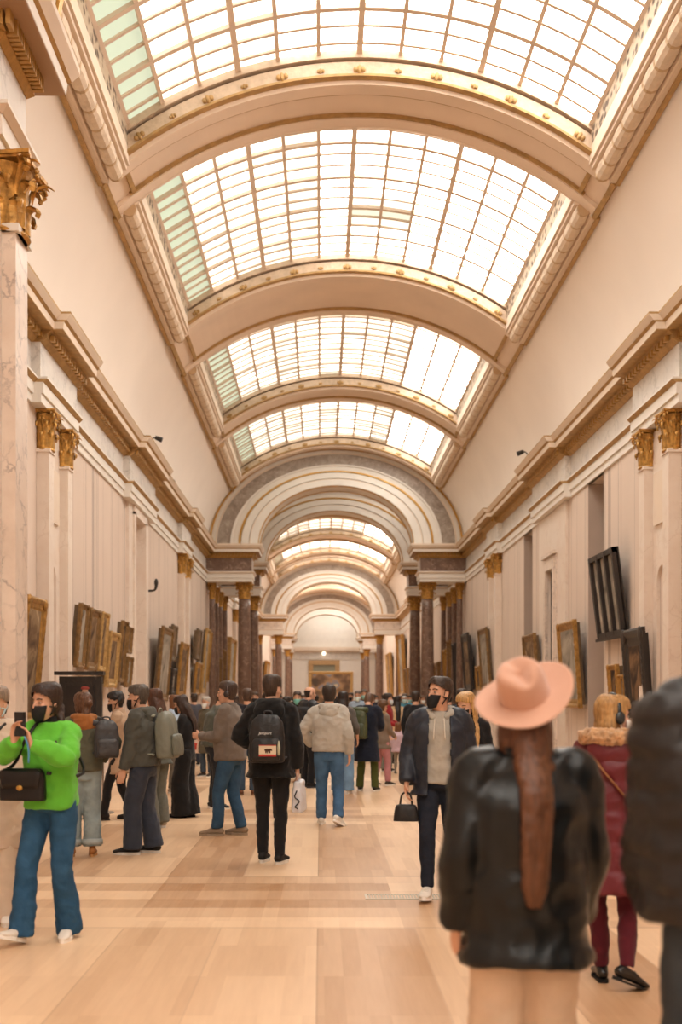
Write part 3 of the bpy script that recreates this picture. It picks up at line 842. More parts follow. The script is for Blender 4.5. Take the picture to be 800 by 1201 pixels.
def painting(sx, y0, y1, z0, z1, fm, label, tilt=4, can=0, t=.14, group=None, kind='frame', off=.02):
    w, h = y1 - y0, z1 - z0
    fw = min(.2, w * .2) if fm != 'black' else min(.32, w * .28)
    o = empty('painting', (sx * (W - off), (y0 + y1) / 2, z0), PI if sx > 0 else 0)
    o.rotation_euler = (0, rad(tilt), PI if sx > 0 else 0)
    frame_mb(w, h, fw, t).build('frame', FR[fm], o)
    m = MB(); m.box(.004, t * .42, -w / 2 + fw * .9, w / 2 - fw * .9, fw * .9, h - fw * .9); m.build('canvas', CAN[can], o)
    m = MB(); m.box(-.07, -.001, -w / 2 + fw * .3, w / 2 - fw * .3, fw * .3, h - fw * .3); m.build('stretcher', FR['dull'] if fm != 'black' else FR['black'], o)
    tag(o, label, 'painting', group); return o
def dL(px): return 5190 / (376 - px)
def dR(px): return 6590 / (px - 376)
def zz(py, d): return 1.56 + (820 - py) * d / 1250
LP = [ # px range on the left wall and tops read in the photograph turned into wall metres
 (8, 33, 700, 850, 'gold', 'tall carved gilt frame just behind the left marble pier', 0),
 (80, 90, 708, 783, 'brown', 'brown gilt painting nearest the left pilaster pair, leaning out', 2),
 (92, 105, 714, 786, 'brown', 'gilt framed painting second along the left wall', 1),
 (106.5, 115, 718, 787, 'pale', 'narrow pale gilt painting third along the left wall', 0),
 (116.5, 129, 741, 806, 'pale', 'pale gilt painting hung low between third and fourth on left wall', 1),
 (131, 137.5, 728, 800, 'brown', 'slim dark gilt painting before the left pink marble opening', 0),
 (141, 147, 735, 766, 'brown', 'small upper gilt painting beside the left marble opening', 1),
 (140, 146.5, 770, 806, 'brown', 'small lower gilt painting beside the left marble opening', 0),
 (178, 191, 736, 822, 'brown', 'large brown gilt painting just past the left marble opening', 2),
 (194, 200, 733, 775, 'dull', 'slim dark painting hung high past the left marble opening', 0),
 (194.5, 200, 784, 815, 'black', 'small black framed painting hung low past the left marble opening', 0),
 (203, 212, 754, 818, 'gold', 'bright gold painting beside the left pilaster before first arch', 1),
 (224.5, 230, 738, 774, 'dull', 'small upper grey brown painting after the left far pilasters', 0),
 (223.5, 230, 777, 815, 'gold', 'small lower gold painting after the left far pilasters', 1),
 (232, 236.5, 737, 813, 'pale', 'tall pale gilt painting left of the first arch', 2),
 (237.5, 240, 741, 800, 'gold', 'last gilt painting on left wall before the first arch', 0),
]
for i, (x0, x1, yt, yb, fm, lb, cn) in enumerate(LP):
    a, b = dL(x0), dL(x1); d = (a + b) / 2
    painting(-1, a + .03, b - .03, zz(yb, d), zz(yt, d), fm, lb, 5, (1 + i) % 3 if cn == 0 else cn, .075, None, 'frame', .15)
RP = [
 (741, 766, 737, 842, 'black', 'large black moulded frame nearest the right pilaster pair', 0),
 (721, 731.5, 779, 832, 'gold', 'small gold painting low on the right wall beside the black frame', 0),
 (733, 740.5, 791, 836, 'gold', 'smallest gold painting tucked under the large black frame', 1),
 (664, 685, 729, 830, 'gold', 'large carved gold painting between the recess and doorway on right', 2),
 (620, 634, 744, 800, 'brown', 'dark gilt painting beyond the right doorway', 1),
 (568, 578, 737, 808, 'brown', 'tall dark gilt painting beside the far right pilasters', 2),
 (562, 567, 781, 810, 'gold', 'small gold painting hung low before the far right pilasters', 0),
 (548, 556, 743, 812, 'black', 'tall black and red-brown painting right of the first arch', 1),
]
for i, (x0, x1, yt, yb, fm, lb, cn) in enumerate(RP):
    b, a = dR(x0), dR(x1); d = (a + b) / 2
    painting(1, a, b, zz(yb, d), zz(yt, d), fm, lb, 4, cn, .08, None, 'frame', .12)
for lb, sx, a, b, z0, z1, fm in (
  ('gold painting on left wall between first and second arches', -1, 43.3, 44.3, 1.5, 3.6, 'brown'), ('dull gold painting on left wall beside the second arch', -1, 41.7, 42.5, 1.4, 3.2, 'brown'),
  ('large gilt painting on left wall beyond the second arch', -1, 46.6, 49.6, 1.8, 4.3, 'pale'), ('orange gold painting on left wall far beyond second arch', -1, 54.0, 56.5, 1.7, 3.8, 'gold'),
  ('brown gilt painting on right wall between the two near arches', 1, 41.6, 42.6, 1.5, 3.9, 'brown'), ('gold painting on right wall beside the second arch', 1, 43.2, 44.2, 1.5, 3.6, 'gold'), ('black framed painting on right wall by the first arch columns', 1, 40.2, 41.0, 1.5, 3.7, 'black'),
  ('brown painting on right wall beyond the second arch', 1, 46.4, 48.6, 1.7, 3.2, 'brown'), ('tall gold painting on right wall near the third arch', 1, 66, 70, 1.9, 6.0, 'gold'), ('low gold painting on right wall near the third arch', 1, 62.5, 65, 1.6, 3.4, 'brown'),
  ('bright gold painting on right wall past the third arch', 1, 78, 82, 1.8, 5.0, 'pale'), ('gold painting on left wall past the third arch', -1, 78, 82, 1.8, 4.4, 'gold')):
    painting(sx, a, b, z0, min(z1, 5.6), fm, lb, 3, NP % 3, .2); NP += 1
# the tilted black polyptych high on the right wall
o = empty('polyptych', (W - .03, 19.25, 2.70)); o.rotation_euler = (0, rad(7), PI)
m = MB(); h, w_ = 1.52, 1.62
m.box(0, .05, -w_ / 2, w_ / 2, 0, h)
for k in range(4):
    yk = -w_ / 2 + (w_ - .1) * k / 3; m.box(.03, .13, yk, yk + .1, 0, h)
m.box(.03, .125, -w_ / 2, w_ / 2, 0, .09); m.box(.03, .125, -w_ / 2, w_ / 2, h - .09, h); m.box(.0, .16, -w_ / 2 - .03, w_ / 2 + .03, -.05, .0)
m.build('frame', FR['black'], o)
for k in range(3):
    yk = -w_ / 2 + (w_ - .1) * k / 3 + .11; m = MB(); m.box(.05, .065, yk, yk + (w_ - .1) / 3 - .12, .1, h - .1); m.build('panel', CAN[2], o)
tag(o, 'tilted black three-panel painting hung high on the right wall', 'painting')

# big canvas standing before the end wall, and small dark portrait on its panel at the left wall
def big_canvas_mat():
    m, N, L, b = mat('oil_crowded')
    tc = N.new('ShaderNodeTexCoord'); v = N.new('ShaderNodeTexVoronoi'); v.inputs['Scale'].default_value = 1.5; v.feature = 'SMOOTH_F1'
    nz = N.new('ShaderNodeTexNoise'); nz.inputs['Scale'].default_value = 1.2; nz.inputs['Detail'].default_value = 5
    L.new(tc.outputs['Object'], nz.inputs['Vector']); L.new(tc.outputs['Object'], v.inputs['Vector'])
    r = N.new('ShaderNodeValToRGB'); e = r.color_ramp.elements
    e[0].position = .2; e[0].color = lin('#2b211b'); e[1].position = .9; e[1].color = lin('#c9b294')
    for p, c in ((.42, '#4a3728'), (.55, '#6b5038'), (.66, '#9a7a56'), (.76, '#60718a'), (.83, '#a39478')): q = e.new(p); q.color = lin(c)
    mx = N.new('ShaderNodeMath'); mx.operation = 'MULTIPLY_ADD'; L.new(v.outputs['Color'], mx.inputs[0]); mx.inputs[1].default_value = .75
    n2 = N.new('ShaderNodeMath'); n2.operation = 'MULTIPLY'; L.new(nz.outputs['Fac'], n2.inputs[0]); n2.inputs[1].default_value = .6; L.new(n2.outputs[0], mx.inputs[2])
    L.new(mx.outputs[0], r.inputs['Fac']); L.new(r.outputs['Color'], b.inputs['Base Color']); b.inputs['Roughness'].default_value = .4
    return m
o = empty('large_painting', (.37, 96.0, 0), PI / 2 * 3)
h = 3.05; w_ = 4.0
m = frame_mb(w_, h, .28, .2); m.xf(Matrix.Translation((0, 0, 1.0))); m.build('frame', FR['pale'], o)
m = MB(); m.box(.0, .09, -w_ / 2 + .25, w_ / 2 - .25, 1.25, 1 + h - .25); m.build('canvas', big_canvas_mat(), o)
m = MB(); m.box(-.3, .25, -w_ / 2, w_ / 2, 0, 1.0); m.build('plinth', M['cream'], o)
tag(o, 'large gold-framed crowded painting facing the hall at the far end', 'painting')
o = empty('display_panel', (-3.95, 15.0, 0))
m = MB(); m.box(-.3, .3, 0, .07, .85, 1.88); m.build('panel', FR['black'], o)
m = MB(); m.box(-.36, .33, -.05, .1, 1.90, 1.95); m.build('top_rail', FR['black'], o)
for x in (-.26, .26):
    m = MB(); m.box(x - .025, x + .025, .01, .06, 0, .88); m.box(x - .03, x + .03, -.22, .3, 0, .03); m.build('leg', FR['black'], o)
m = MB(); m.box(-.2, .2, -.02, 0, 1.05, 1.75); pic = m.build('picture', plain('oil_near_black', '#241b17', .4, var=.3, scale=4), o)
m = MB(); m.add(*ellipsoid((.07, -.02, 1.66), (.045, .012, .055))); m.build('painted_face', plain('oil_flesh', '#b58a70', .5), pic)
m = MB(); m.add(*ellipsoid((.07, -.02, 1.715), (.06, .014, .028))); m.build('painted_cap', plain('oil_red', '#9a4038', .5), pic)
m = MB(); m.add(*tube([(.07, -.02, 1.61), (.06, -.02, 1.45), (.05, -.02, 1.2)], [(.03, .01), (.09, .012), (.13, .012)], (0, 1, 0))); m.build('painted_robe', plain('oil_dark_robe', '#3a2c26', .5), pic)
tag(o, 'black display panel with small dark portrait at the left wall', 'display panel')
# barrier posts in front of the left wall
met = plain('post_metal', '#8f8378', .4, .6)
def barrier(x, y, lb):
    o = empty('barrier_post', (x, y, 0))
    m = MB(); m.add(*lathe([(.15, 0), (.15, .012), (.13, .02), (.02, .03)], 20)); m.build('base', met, o)
    m = MB(); m.add(*lathe([(.012, .02), (.012, .98), (.02, .99), (.02, 1.01), (.006, 1.02)], 12)); m.build('pole', met, o)
    tag(o, lb, 'barrier post', 'barrier posts')
barrier(-3.55, 14.6, 'thin metal barrier post on the floor behind the woman with rolled jeans')
barrier(-3.62, 17.6, 'second thin barrier post farther along the left wall')
barrier(-3.62, 20.1, 'third thin barrier post along the left wall, farthest')
# little spotlights and cameras standing on the cornice
blk = plain('fitting_black', '#26221f', .5)
def spot(sx, y, lb, kind):
    o = empty('spotlight', (sx * (W - .3), y, ZT))
    if kind == 0:
        m = MB(); m.add(*tube([(0, 0, 0), (0, 0, .28), (-sx * .06, 0, .40), (-sx * .16, 0, .42)], [.014] * 4, (0, 1, 0), 8, 3)); m.build('stem', blk, o, True)
        m = MB(); m.add(*tube([(-sx * .12, 0, .42), (-sx * .27, 0, .36)], [.045, .06], (0, 1, 0), 10, 1)); m.build('lamp_head', blk, o, True)
    else:
        m = MB(); m.add(*ellipsoid((0, 0, .12), (.09, .11, .09))); m.build('lamp_head', blk if kind == 1 else plain('fitting_grey', '#8a8a88', .5), o, True)
        m = MB(); m.box(-.03, .03, -.03, .03, 0, .08); m.build('bracket', blk, o)
    tag(o, lb, 'spotlight')
spot(-1, 24.6, 'black bent-arm spotlight on the left cornice above the marble opening', 0)
spot(-1, 26.5, 'small black spotlight on left cornice just past the bent-arm one', 1)
spot(-1, 28.2, 'small black lamp on left cornice, farthest of the three', 1)
spot(1, 17.0, 'grey dome lamp on the right cornice above the pilaster pair', 2)
spot(1, 26.0, 'small black bent-arm lamp on the right cornice above the doorway', 0)
o = empty('wall_bracket', (-W + .12, 26.0, 4.2)); m = MB(); m.add(*tube([(-.1, 0, 0), (.06, 0, .02), (.1, 0, .12)], [.03, .025, .04], (0, 1, 0), 8)); m.build('arm', blk, o, True); m = MB(); m.add(*ellipsoid((.1, 0, .2), (.05, .05, .1))); m.build('shade', blk, o, True)
tag(o, 'small dark bracket on the frame of the left marble opening', 'bracket')

# ================================================================ people
def v3(*a): return np.array(a, float)
def unit(v): v = np.asarray(v, float); return v / (np.linalg.norm(v) + 1e-9)
def rotx(a): c, s = math.cos(a), math.sin(a); return np.array([[1, 0, 0], [0, c, -s], [0, s, c]])
def roty(a): c, s = math.cos(a), math.sin(a); return np.array([[c, 0, s], [0, 1, 0], [-s, 0, c]])
def rotz(a): c, s = math.cos(a), math.sin(a); return np.array([[c, -s, 0], [s, c, 0], [0, 0, 1]])
def ik(a, b, l1, l2, pole):
    d = b - a; L = np.linalg.norm(d); u = d / (L + 1e-9)
    if L > (l1 + l2) * .998: b = a + u * (l1 + l2) * .998; L = (l1 + l2) * .998
    x = (l1 * l1 - l2 * l2 + L * L) / (2 * L); h = math.sqrt(max(0, l1 * l1 - x * x))
    p = pole - u * u.dot(pole); p = unit(p)
    return a + u * x + p * h, b

MATC = {}
def cloth(col, kind='cloth'):
    k = (col, kind)
    if k not in MATC:
        if kind == 'cloth': MATC[k] = plain('fabric_' + col[1:], col, .92, 0, .25, var=.10, scale=9, bump=.55, bscale=11, sheen=.12)
        elif kind == 'denim': MATC[k] = plain('denim_' + col[1:], col, .9, 0, .25, var=.22, scale=7, bump=.6, bscale=13)
        elif kind == 'leather': MATC[k] = plain('leather_' + col[1:], col, .36, 0, .38, var=.15, scale=5, bump=.45, bscale=7)
        elif kind == 'nylon': MATC[k] = plain('nylon_' + col[1:], col, .5, 0, .45, var=.10, scale=6, bump=.5, bscale=12)
        elif kind == 'hair': MATC[k] = hair_mat(col)
        elif kind == 'fur': MATC[k] = plain('fur_' + col[1:], col, .95, 0, .2, var=.3, scale=30, bump=.9, bscale=45, sheen=.4)
        elif kind == 'skin':
            m = plain('skin_' + col[1:], col, .55, 0, .4, var=.06, scale=12)
            b = m.node_tree.nodes['Principled BSDF']; b.inputs['Subsurface Weight'].default_value = .0
            MATC[k] = m
        elif kind == 'shiny': MATC[k] = plain('smooth_' + col[1:], col, .25, 0, .5)
        else: MATC[k] = plain('matte_' + col[1:], col, .7, 0, .35, var=.06, scale=12)
    return MATC[k]
def hair_mat(col):
    m, N, L, b = mat('hair_' + col[1:])
    tc = N.new('ShaderNodeTexCoord'); mp = N.new('ShaderNodeMapping'); mp.inputs['Scale'].default_value = (60, 60, 4)
    L.new(tc.outputs['Object'], mp.inputs[0]); nz = N.new('ShaderNodeTexNoise'); nz.inputs['Scale'].default_value = 1.6; nz.inputs['Detail'].default_value = 3; L.new(mp.outputs[0], nz.inputs['Vector'])
    r = N.new('ShaderNodeValToRGB'); c = lin(col)
    r.color_ramp.elements[0].position = .3; r.color_ramp.elements[0].color = tuple(x * .55 for x in c[:3]) + (1,)
    r.color_ramp.elements[1].position = .7; r.color_ramp.elements[1].color = tuple(min(1, x * 1.4) for x in c[:3]) + (1,)
    L.new(nz.outputs['Fac'], r.inputs['Fac']); L.new(r.outputs['Color'], b.inputs['Base Color']); b.inputs['Roughness'].default_value = .5
    bp = N.new('ShaderNodeBump'); bp.inputs['Strength'].default_value = .5; bp.inputs['Distance'].default_value = .01
    L.new(nz.outputs['Fac'], bp.inputs['Height']); L.new(bp.outputs['Normal'], b.inputs['Normal'])
    return m

def skin_surface(pieces, voxel, name, ms, parent, wrinkle=0, wscale=9, smooth=3, post=None, wz=.35, seed=0.0):
    """join overlapping closed pieces into one continuous surface"""
    mb = MB()
    for p in pieces: mb.add(*p)
    me = mb.mesh('tmp', [])
    bm = bmesh.new(); bm.from_mesh(me); bmesh.ops.recalc_face_normals(bm, faces=bm.faces); bm.to_mesh(me); bm.free()
    o = bpy.data.objects.new('tmp', me); C.objects.link(o)
    r = o.modifiers.new('r', 'REMESH'); r.mode = 'VOXEL'; r.voxel_size = voxel; r.adaptivity = 0
    dg = bpy.context.evaluated_depsgraph_get(); dg.update()
    m2 = bpy.data.meshes.new_from_object(o.evaluated_get(dg))
    bpy.data.objects.remove(o); bpy.data.meshes.remove(me)
    bm = bmesh.new(); bm.from_mesh(m2)
    for _ in range(smooth): bmesh.ops.smooth_vert(bm, verts=bm.verts, factor=.5, use_axis_x=True, use_axis_y=True, use_axis_z=True)
    if wrinkle or post:
        bm.normal_update()
        for v in bm.verts:
            if wrinkle:
                n = mnoise.noise(Vector((v.co.x * wscale + seed, v.co.y * wscale, v.co.z * wscale * wz + seed)))
                n2 = mnoise.noise(Vector((v.co.x * wscale * .6 + v.co.z * wscale * 1.1, v.co.y * wscale, v.co.z * wscale * 1.1 - v.co.x * wscale * .6 + seed)))
                n3 = 1 - 2 * abs(mnoise.noise(Vector((v.co.x * wscale * 1.3 - v.co.z * wscale * .8, v.co.y * wscale * 1.3 + seed, v.co.z * wscale * 1.2 + v.co.x * wscale * .5))))
                v.co += v.normal * (wrinkle * (.8 * n + .5 * n2 + .75 * n3 - .3))
            if post: post(v)
    bm.to_mesh(m2); bm.free()
    m2.name = name; m2.materials.clear()
    for m in (ms if isinstance(ms, (list, tuple)) else [ms]): m2.materials.append(m)
    m2.polygons.foreach_set('use_smooth', [True] * len(m2.polygons))
    ob = bpy.data.objects.new(name, m2); C.objects.link(ob)
    if parent: ob.parent = parent
    return ob

def skel(P):
    """joints of a standing or walking figure, facing +Y, feet on z = 0"""
    H = P['H']; s = H / 1.75; f = P.get('sex', 'm') == 'f'; bw = P.get('bw', 1.0) * (.86 if f else .93)
    K = {'s': s, 'f': f, 'bw': bw}
    hy = P.get('hipy', 0.0); drop = P.get('drop', .012)
    hz = (.93 - drop)
    for sd, q in (('R', 1), ('L', -1)):
        ft = P.get('foot' + sd, (q * .10, 0, 0, 0, 0))
        hz = min(hz, .03 + .085 + ft[2] / s + math.sqrt(max(.3, .802 ** 2 - (ft[0] - q * .088) ** 2 - (ft[1] - hy) ** 2)))
    hip = v3(P.get('hipx', 0), hy, hz * s)
    K['hip'] = hip
    L = rotx(-rad(P.get('lean', 2))) @ roty(rad(P.get('sway', 0))) @ rotz(rad(P.get('twist', 0)))
    K['L'] = L
    at = lambda x, y, z: hip + L @ v3(x * s, y * s, z * s)
    K['at'] = at
    K['waist'], K['chest'], K['neck'] = at(0, -.005, .15), at(0, -.005, .36), at(0, -.015, .545)
    hp, hyaw, hroll = rad(P.get('pitch', 0)), rad(P.get('yaw', 0)), rad(P.get('roll', 0))
    R = L @ rotz(hyaw) @ rotx(-hp) @ roty(hroll)     # yaw + turns the face to the figure's left
    K['HR'] = R; hs = s * P.get('hs', 1.0); K['hs'] = hs
    K['head'] = K['neck'] + L @ v3(0, .02, .04) * s + R @ v3(0, .012, .105) * s
    sh = (.142 if f else .166) * P.get('sw', 1.0)
    for sd, q in (('R', 1), ('L', -1)):
        K['sh' + sd] = at(q * sh, -.01, .485)
        K['hp' + sd] = hip + v3(q * .088 * s, 0, -.03 * s)
        ft = P.get('foot' + sd, (q * .10, 0, 0, q * 8, 0))       # x, y, lift, toe-out angle, pitch
        an = v3(ft[0] * s, ft[1] * s, .085 * s + ft[2])
        kn, an = ik(K['hp' + sd], an, .408 * s, .398 * s, v3(q * .08, 1, 0))
        K['kn' + sd], K['an' + sd], K['ft' + sd] = kn, an, ft
        hd = P.get('hand' + sd)
        if hd is None: hd = (q * .225, .03, -.03)
        tgt = at(*hd)
        pole = v3(*P.get('pole' + sd, (q * .5, -1, -.2)))
        el, wr = ik(K['sh' + sd], tgt, .285 * s, .25 * s, L @ pole)
        K['el' + sd], K['wr' + sd] = el, wr
        d = P.get('hdir' + sd)
        K['hd' + sd] = unit(L @ v3(*d)) if d else unit(unit(wr - el) * .8 + v3(0, .1, -.2))
        pn = P.get('palm' + sd, (-q, .25, 0))
        K['pm' + sd] = unit(L @ v3(*pn))
    return K

def hand_pieces(wr, d, palm, s, side, curl=.5, f=False):
    """palm, four unequal bent fingers and a side thumb"""
    s = s * (.92 if f else 1.0)
    pm = unit(palm - d * d.dot(palm)); ac = np.cross(d, pm) * (1 if side == 'R' else -1)   # toward the index side when palm faces in
    out = []
    out.append(tube([wr - d * .03 * s, wr + d * .01 * s, wr + d * .05 * s, wr + d * .088 * s], [(.027 * s, .020 * s), (.029 * s, .018 * s), (.041 * s, .016 * s), (.040 * s, .014 * s)], pm, 10, 2))
    kn = wr + d * .085 * s
    for i, (o, l) in enumerate(((.031, .088), (.0105, .098), (-.0105, .091), (-.031, .070))):
        a = kn + ac * o * s; P = [a - d * .02 * s, a]; ang = 0; dd = d
        for j, fr in enumerate((.46, .30, .24)):
            ang += curl * (.55 if j == 0 else .75) * (1 + .08 * i)
            dd = d * math.cos(ang) + pm * math.sin(ang) + ac * o * .8
            P.append(P[-1] + unit(dd) * l * fr * s)
        out.append(tube(P, [.0095 * s, .0098 * s, .009 * s, .0083 * s, .007 * s], ac, 7, 2))
    b = wr + d * .028 * s + ac * .026 * s
    t1 = b + (d * .028 + ac * .024 + pm * .012) * s; t2 = t1 + (d * .026 + ac * .008 + pm * .014) * s; t3 = t2 + (d * .022 - ac * .002 + pm * .012) * s
    out.append(tube([b - d * .012 * s - ac * .01 * s, b, t1, t2, t3], [.013 * s, .0125 * s, .0115 * s, .0105 * s, .008 * s], ac, 7, 2))
    return out

HEADP = [(-.118, .022, .026, .050), (-.108, .036, .044, .042), (-.085, .050, .064, .030), (-.05, .061, .079, .017), (-.01, .069, .089, .006), (.03, .075, .096, -.002), (.07, .072, .092, -.004), (.098, .056, .073, -.006), (.113, .032, .042, -.006)]
def head_pieces(K):
    R, c, s = K['HR'], K['head'], K['hs'] 
    T = lambda x, y, z: c + R @ v3(x, y, z) * s
    out = [tube([T(0, y, z) for z, a, b, y in HEADP], [(a * s, b * s) for z, a, b, y in HEADP], R @ v3(0, 1, 0), 16, 2)]
    out.append(tube([T(0, .088, .018), T(0, .104, -.010), T(0, .112, -.028), T(0, .094, -.036)], [(.008 * s, .008 * s), (.011 * s, .011 * s), (.015 * s, .012 * s), (.012 * s, .006 * s)], R @ v3(0, 1, 0), 8, 2))   # nose
    for q in (-1, 1):
        out.append(ellipsoid(T(q * .075, -.004, -.008), (.010 * s, .022 * s, .032 * s), 10, 7, R))      # ear
        out.append(ellipsoid(T(q * .032, .082, .030), (.020 * s, .013 * s, .007 * s), 8, 5, R))         # brow
        out.append(ellipsoid(T(q * .040, .070, -.022), (.022 * s, .018 * s, .018 * s), 8, 5, R))        # cheek
    out.append(ellipsoid(T(0, .090, -.060), (.024 * s, .010 * s, .006 * s), 8, 5, R)); out.append(ellipsoid(T(0, .088, -.071), (.020 * s, .010 * s, .007 * s), 8, 5, R))   # lips
    out.append(ellipsoid(T(0, .076, -.098), (.022 * s, .018 * s, .016 * s), 8, 5, R))                   # chin
    return out
def neck_piece(K, e=0):
    s = K['s']; r = (.052 if K['f'] else .060) * s
    return tube([K['at'](0, -.01, .50), K['neck'], K['head'] + K['HR'] @ v3(0, -.012, -.07) * s, K['head'] + K['HR'] @ v3(0, -.01, 0) * s], [r * 1.25, r, r * .98, r], K['L'] @ v3(0, 1, 0), 12, 2)

def torso_rings(K, e=0.0, hem=-.02, fit=None):
    """(point, (half width, half depth)) from the hem to the shoulders, metres; e = clothing ease"""
    s, bw, f = K['s'], K['bw'], K['f']
    base = [(-.06, .165, .115), (.02, .172, .122), (.15, .150 if not f else .138, .108), (.30, .168, .122 if not f else .128), (.41, .172, .116), (.468, .148, .094), (.505, .112, .078), (.532, .080, .068), (.556, .060, .062)]
    if f: base[0] = (-.06, .178, .12); base[1] = (.02, .182, .122)
    pts, rr = [], []
    for z, a, b in base:
        if fit is not None and z < .42: a = max(a, fit[0]); b = max(b, fit[1])
        pts.append((z, a * bw + e, b * (.6 + .4 * bw) + e * 1.0))
    if hem < pts[0][0] - .03:
        z0, a0, b0 = pts[0]
        fl = K.get('flare', .03)
        pts = [(hem, a0 + fl, b0 + fl * 1.0), ((hem + z0) / 2, a0 + fl * .6, b0 + fl * .6)] + pts
    else:
        A = np.array(pts); q = [np.interp(hem, A[:, 0], A[:, k]) for k in (1, 2)]
        pts = [(hem, q[0], q[1])] + [p for p in pts if p[0] > hem + .02]
    return [K['at'](0, -.004, z) for z, a, b in pts], [(a * s, b * s) for z, a, b in pts]

def body(P, K, root, vox):
    s, f = K['s'], K['f']; g = .9 if f else 1.0
    pc = head_pieces(K) + [neck_piece(K)]
    a, r = torso_rings(K, -.022); pc.append(tube(a, r, K['L'] @ v3(0, 1, 0), 18, 2, 2.3))
    for sd in 'RL':
        hp, kn, an = K['hp' + sd], K['kn' + sd], K['an' + sd]
        pc.append(tube([hp + v3(0, 0, .05), hp, (hp + kn) / 2, kn, kn * .68 + an * .32 - v3(0, .01, 0), an], [.070 * s, .072 * s, .056 * s, .042 * s, .042 * s, .030 * s], (0, 1, 0), 12, 3))
        ft = K['ft' + sd]; dv = rotz(rad(-ft[3])) @ rotx(rad(ft[4])) @ v3(0, 1, 0)
        pc.append(tube([an + v3(0, 0, .0), an + dv * .05 * s - v3(0, 0, .035) * s, an + dv * .13 * s - v3(0, 0, .055) * s], [.032 * s, .032 * s, .022 * s], (0, 0, 1), 8, 2))
        sh, el, wr = K['sh' + sd], K['el' + sd], K['wr' + sd]
        q = 1 if sd == 'R' else -1
        inn = sh + K['L'] @ v3(-q * .07, 0, .0) * s
        pc.append(tube([inn, sh, (sh + el) / 2, el, (el * .6 + wr * .4), wr], [.042 * s * g, .044 * s * g, .038 * s * g, .033 * s * g, .034 * s * g, .024 * s * g], (0, 1, 0), 12, 3))
        pc += hand_pieces(wr, K['hd' + sd], K['pm' + sd], s, sd, P.get('curl' + sd, .5), f)
    return skin_surface(pc, vox, 'body', cloth(P.get('skin', '#c99a7e'), 'skin'), root, smooth=2)

def trousers(P, K, root, col, kind='cloth', style='straight', vox=.012, hem=.06, name='trousers', cuff=None, twr=.006):
    s = K['s']; f = K['f']
    rs = {'slim': (.092, .082, .062, .060, .048), 'straight': (.098, .090, .072, .068, .066), 'wide': (.105, .100, .092, .095, .10), 'leggings': (.088, .078, .058, .057, .042), 'palazzo': (.115, .115, .125, .135, .145), 'flare': (.096, .084, .070, .078, .09)}[style]
    pc = []
    a, r = torso_rings(K, .008, -.05); k = 4 if not f else 4
    A = [p for p in a]; n = 3
    pc.append(tube([K['hip'] + v3(0, 0, -.075 * s)] + A[:n + 1], [(r[0][0] * .9, r[0][1] * .9)] + r[:n + 1], K['L'] @ v3(0, 1, 0), 18, 2, 2.2))
    for sd in 'RL':
        hp, kn, an = K['hp' + sd], K['kn' + sd], K['an' + sd]
        u = unit(an - kn); end = an - u * (hem - .06) + u * (.02 if style in ('wide', 'palazzo', 'flare') else 0)
        q = 1 if sd == 'R' else -1
        pc.append(tube([hp + v3(-q * .004, 0, .06) * s, hp + v3(q * .004, 0, -.02) * s, (hp + kn) / 2, kn, kn * .55 + an * .45 - v3(0, .006, 0), end], [rs[0] * s * .95, rs[0] * s, rs[1] * s, rs[2] * s, rs[3] * s, rs[4] * s], (0, 1, 0), 14, 3))
    o = skin_surface(pc, vox, name, cloth(col, kind), root, twr, 10, 2, seed=P['H'] * 37 + P['x'], wz=.9)
    if cuff:
        for sd in 'RL':
            kn, an = K['kn' + sd], K['an' + sd]; u = unit(an - kn); e = an - u * (hem - .06)
            m = MB(); m.add(*tube([e - u * .05, e - u * .045, e + u * .004, e + u * .006], [(rs[4] + .002) * s, (rs[4] + .010) * s, (rs[4] + .010) * s, (rs[4] + .002) * s], (0, 1, 0), 16, 1)); m.build('cuff', cloth(cuff, kind), o, True)
    return o

def top(P, K, root, col, kind='cloth', hem=-.06, ease=.02, sleeve=1.0, sr=(.062, .056, .048, .042), vox=.012, name='jacket', wr=.007, fit=None, neck=.0, post=None, puff=None, wsc=9):
    s, g = K['s'], (.93 if K['f'] else 1.0)
    a, r = torso_rings(K, ease, hem, fit)
    pc = [tube(a, r, K['L'] @ v3(0, 1, 0), 22, 3, 2.3)]
    if neck: pc.append(tube([K['at'](0, -.012, .50), K['at'](0, -.006, .545), K['at'](0, .002, .545 + neck)], [(.072 * s, .074 * s), (.066 * s, .068 * s), (.064 * s, .066 * s)], K['L'] @ v3(0, 1, 0), 16, 2))
    for sd in 'RL':
        q = 1 if sd == 'R' else -1
        sh, el, w = K['sh' + sd], K['el' + sd], K['wr' + sd]
        inn = sh + K['L'] @ v3(-q * .085, 0, .030) * s
        end = el + (w - el) * (sleeve if sleeve <= 1 else 1) + (unit(w - el) * .025 if sleeve > 1 else 0)
        x = (ease - .02) * .6
        R = [(v + x) * s * g for v in sr]
        pc.append(tube([inn, sh + K['L'] @ v3(q * .003, 0, .004) * s, (sh + el) / 2, el, el * .5 + end * .5, end - unit(end - el) * .012, end], [R[0] * .92, R[0], R[1], R[1] * .97, R[2], R[3], R[3] * .96], (0, 1, 0), 14, 3))
    return skin_surface(pc, vox, name, cloth(col, kind), root, wr, wsc, 3, post, seed=P['x'] * 13 + P['H'] * 7)

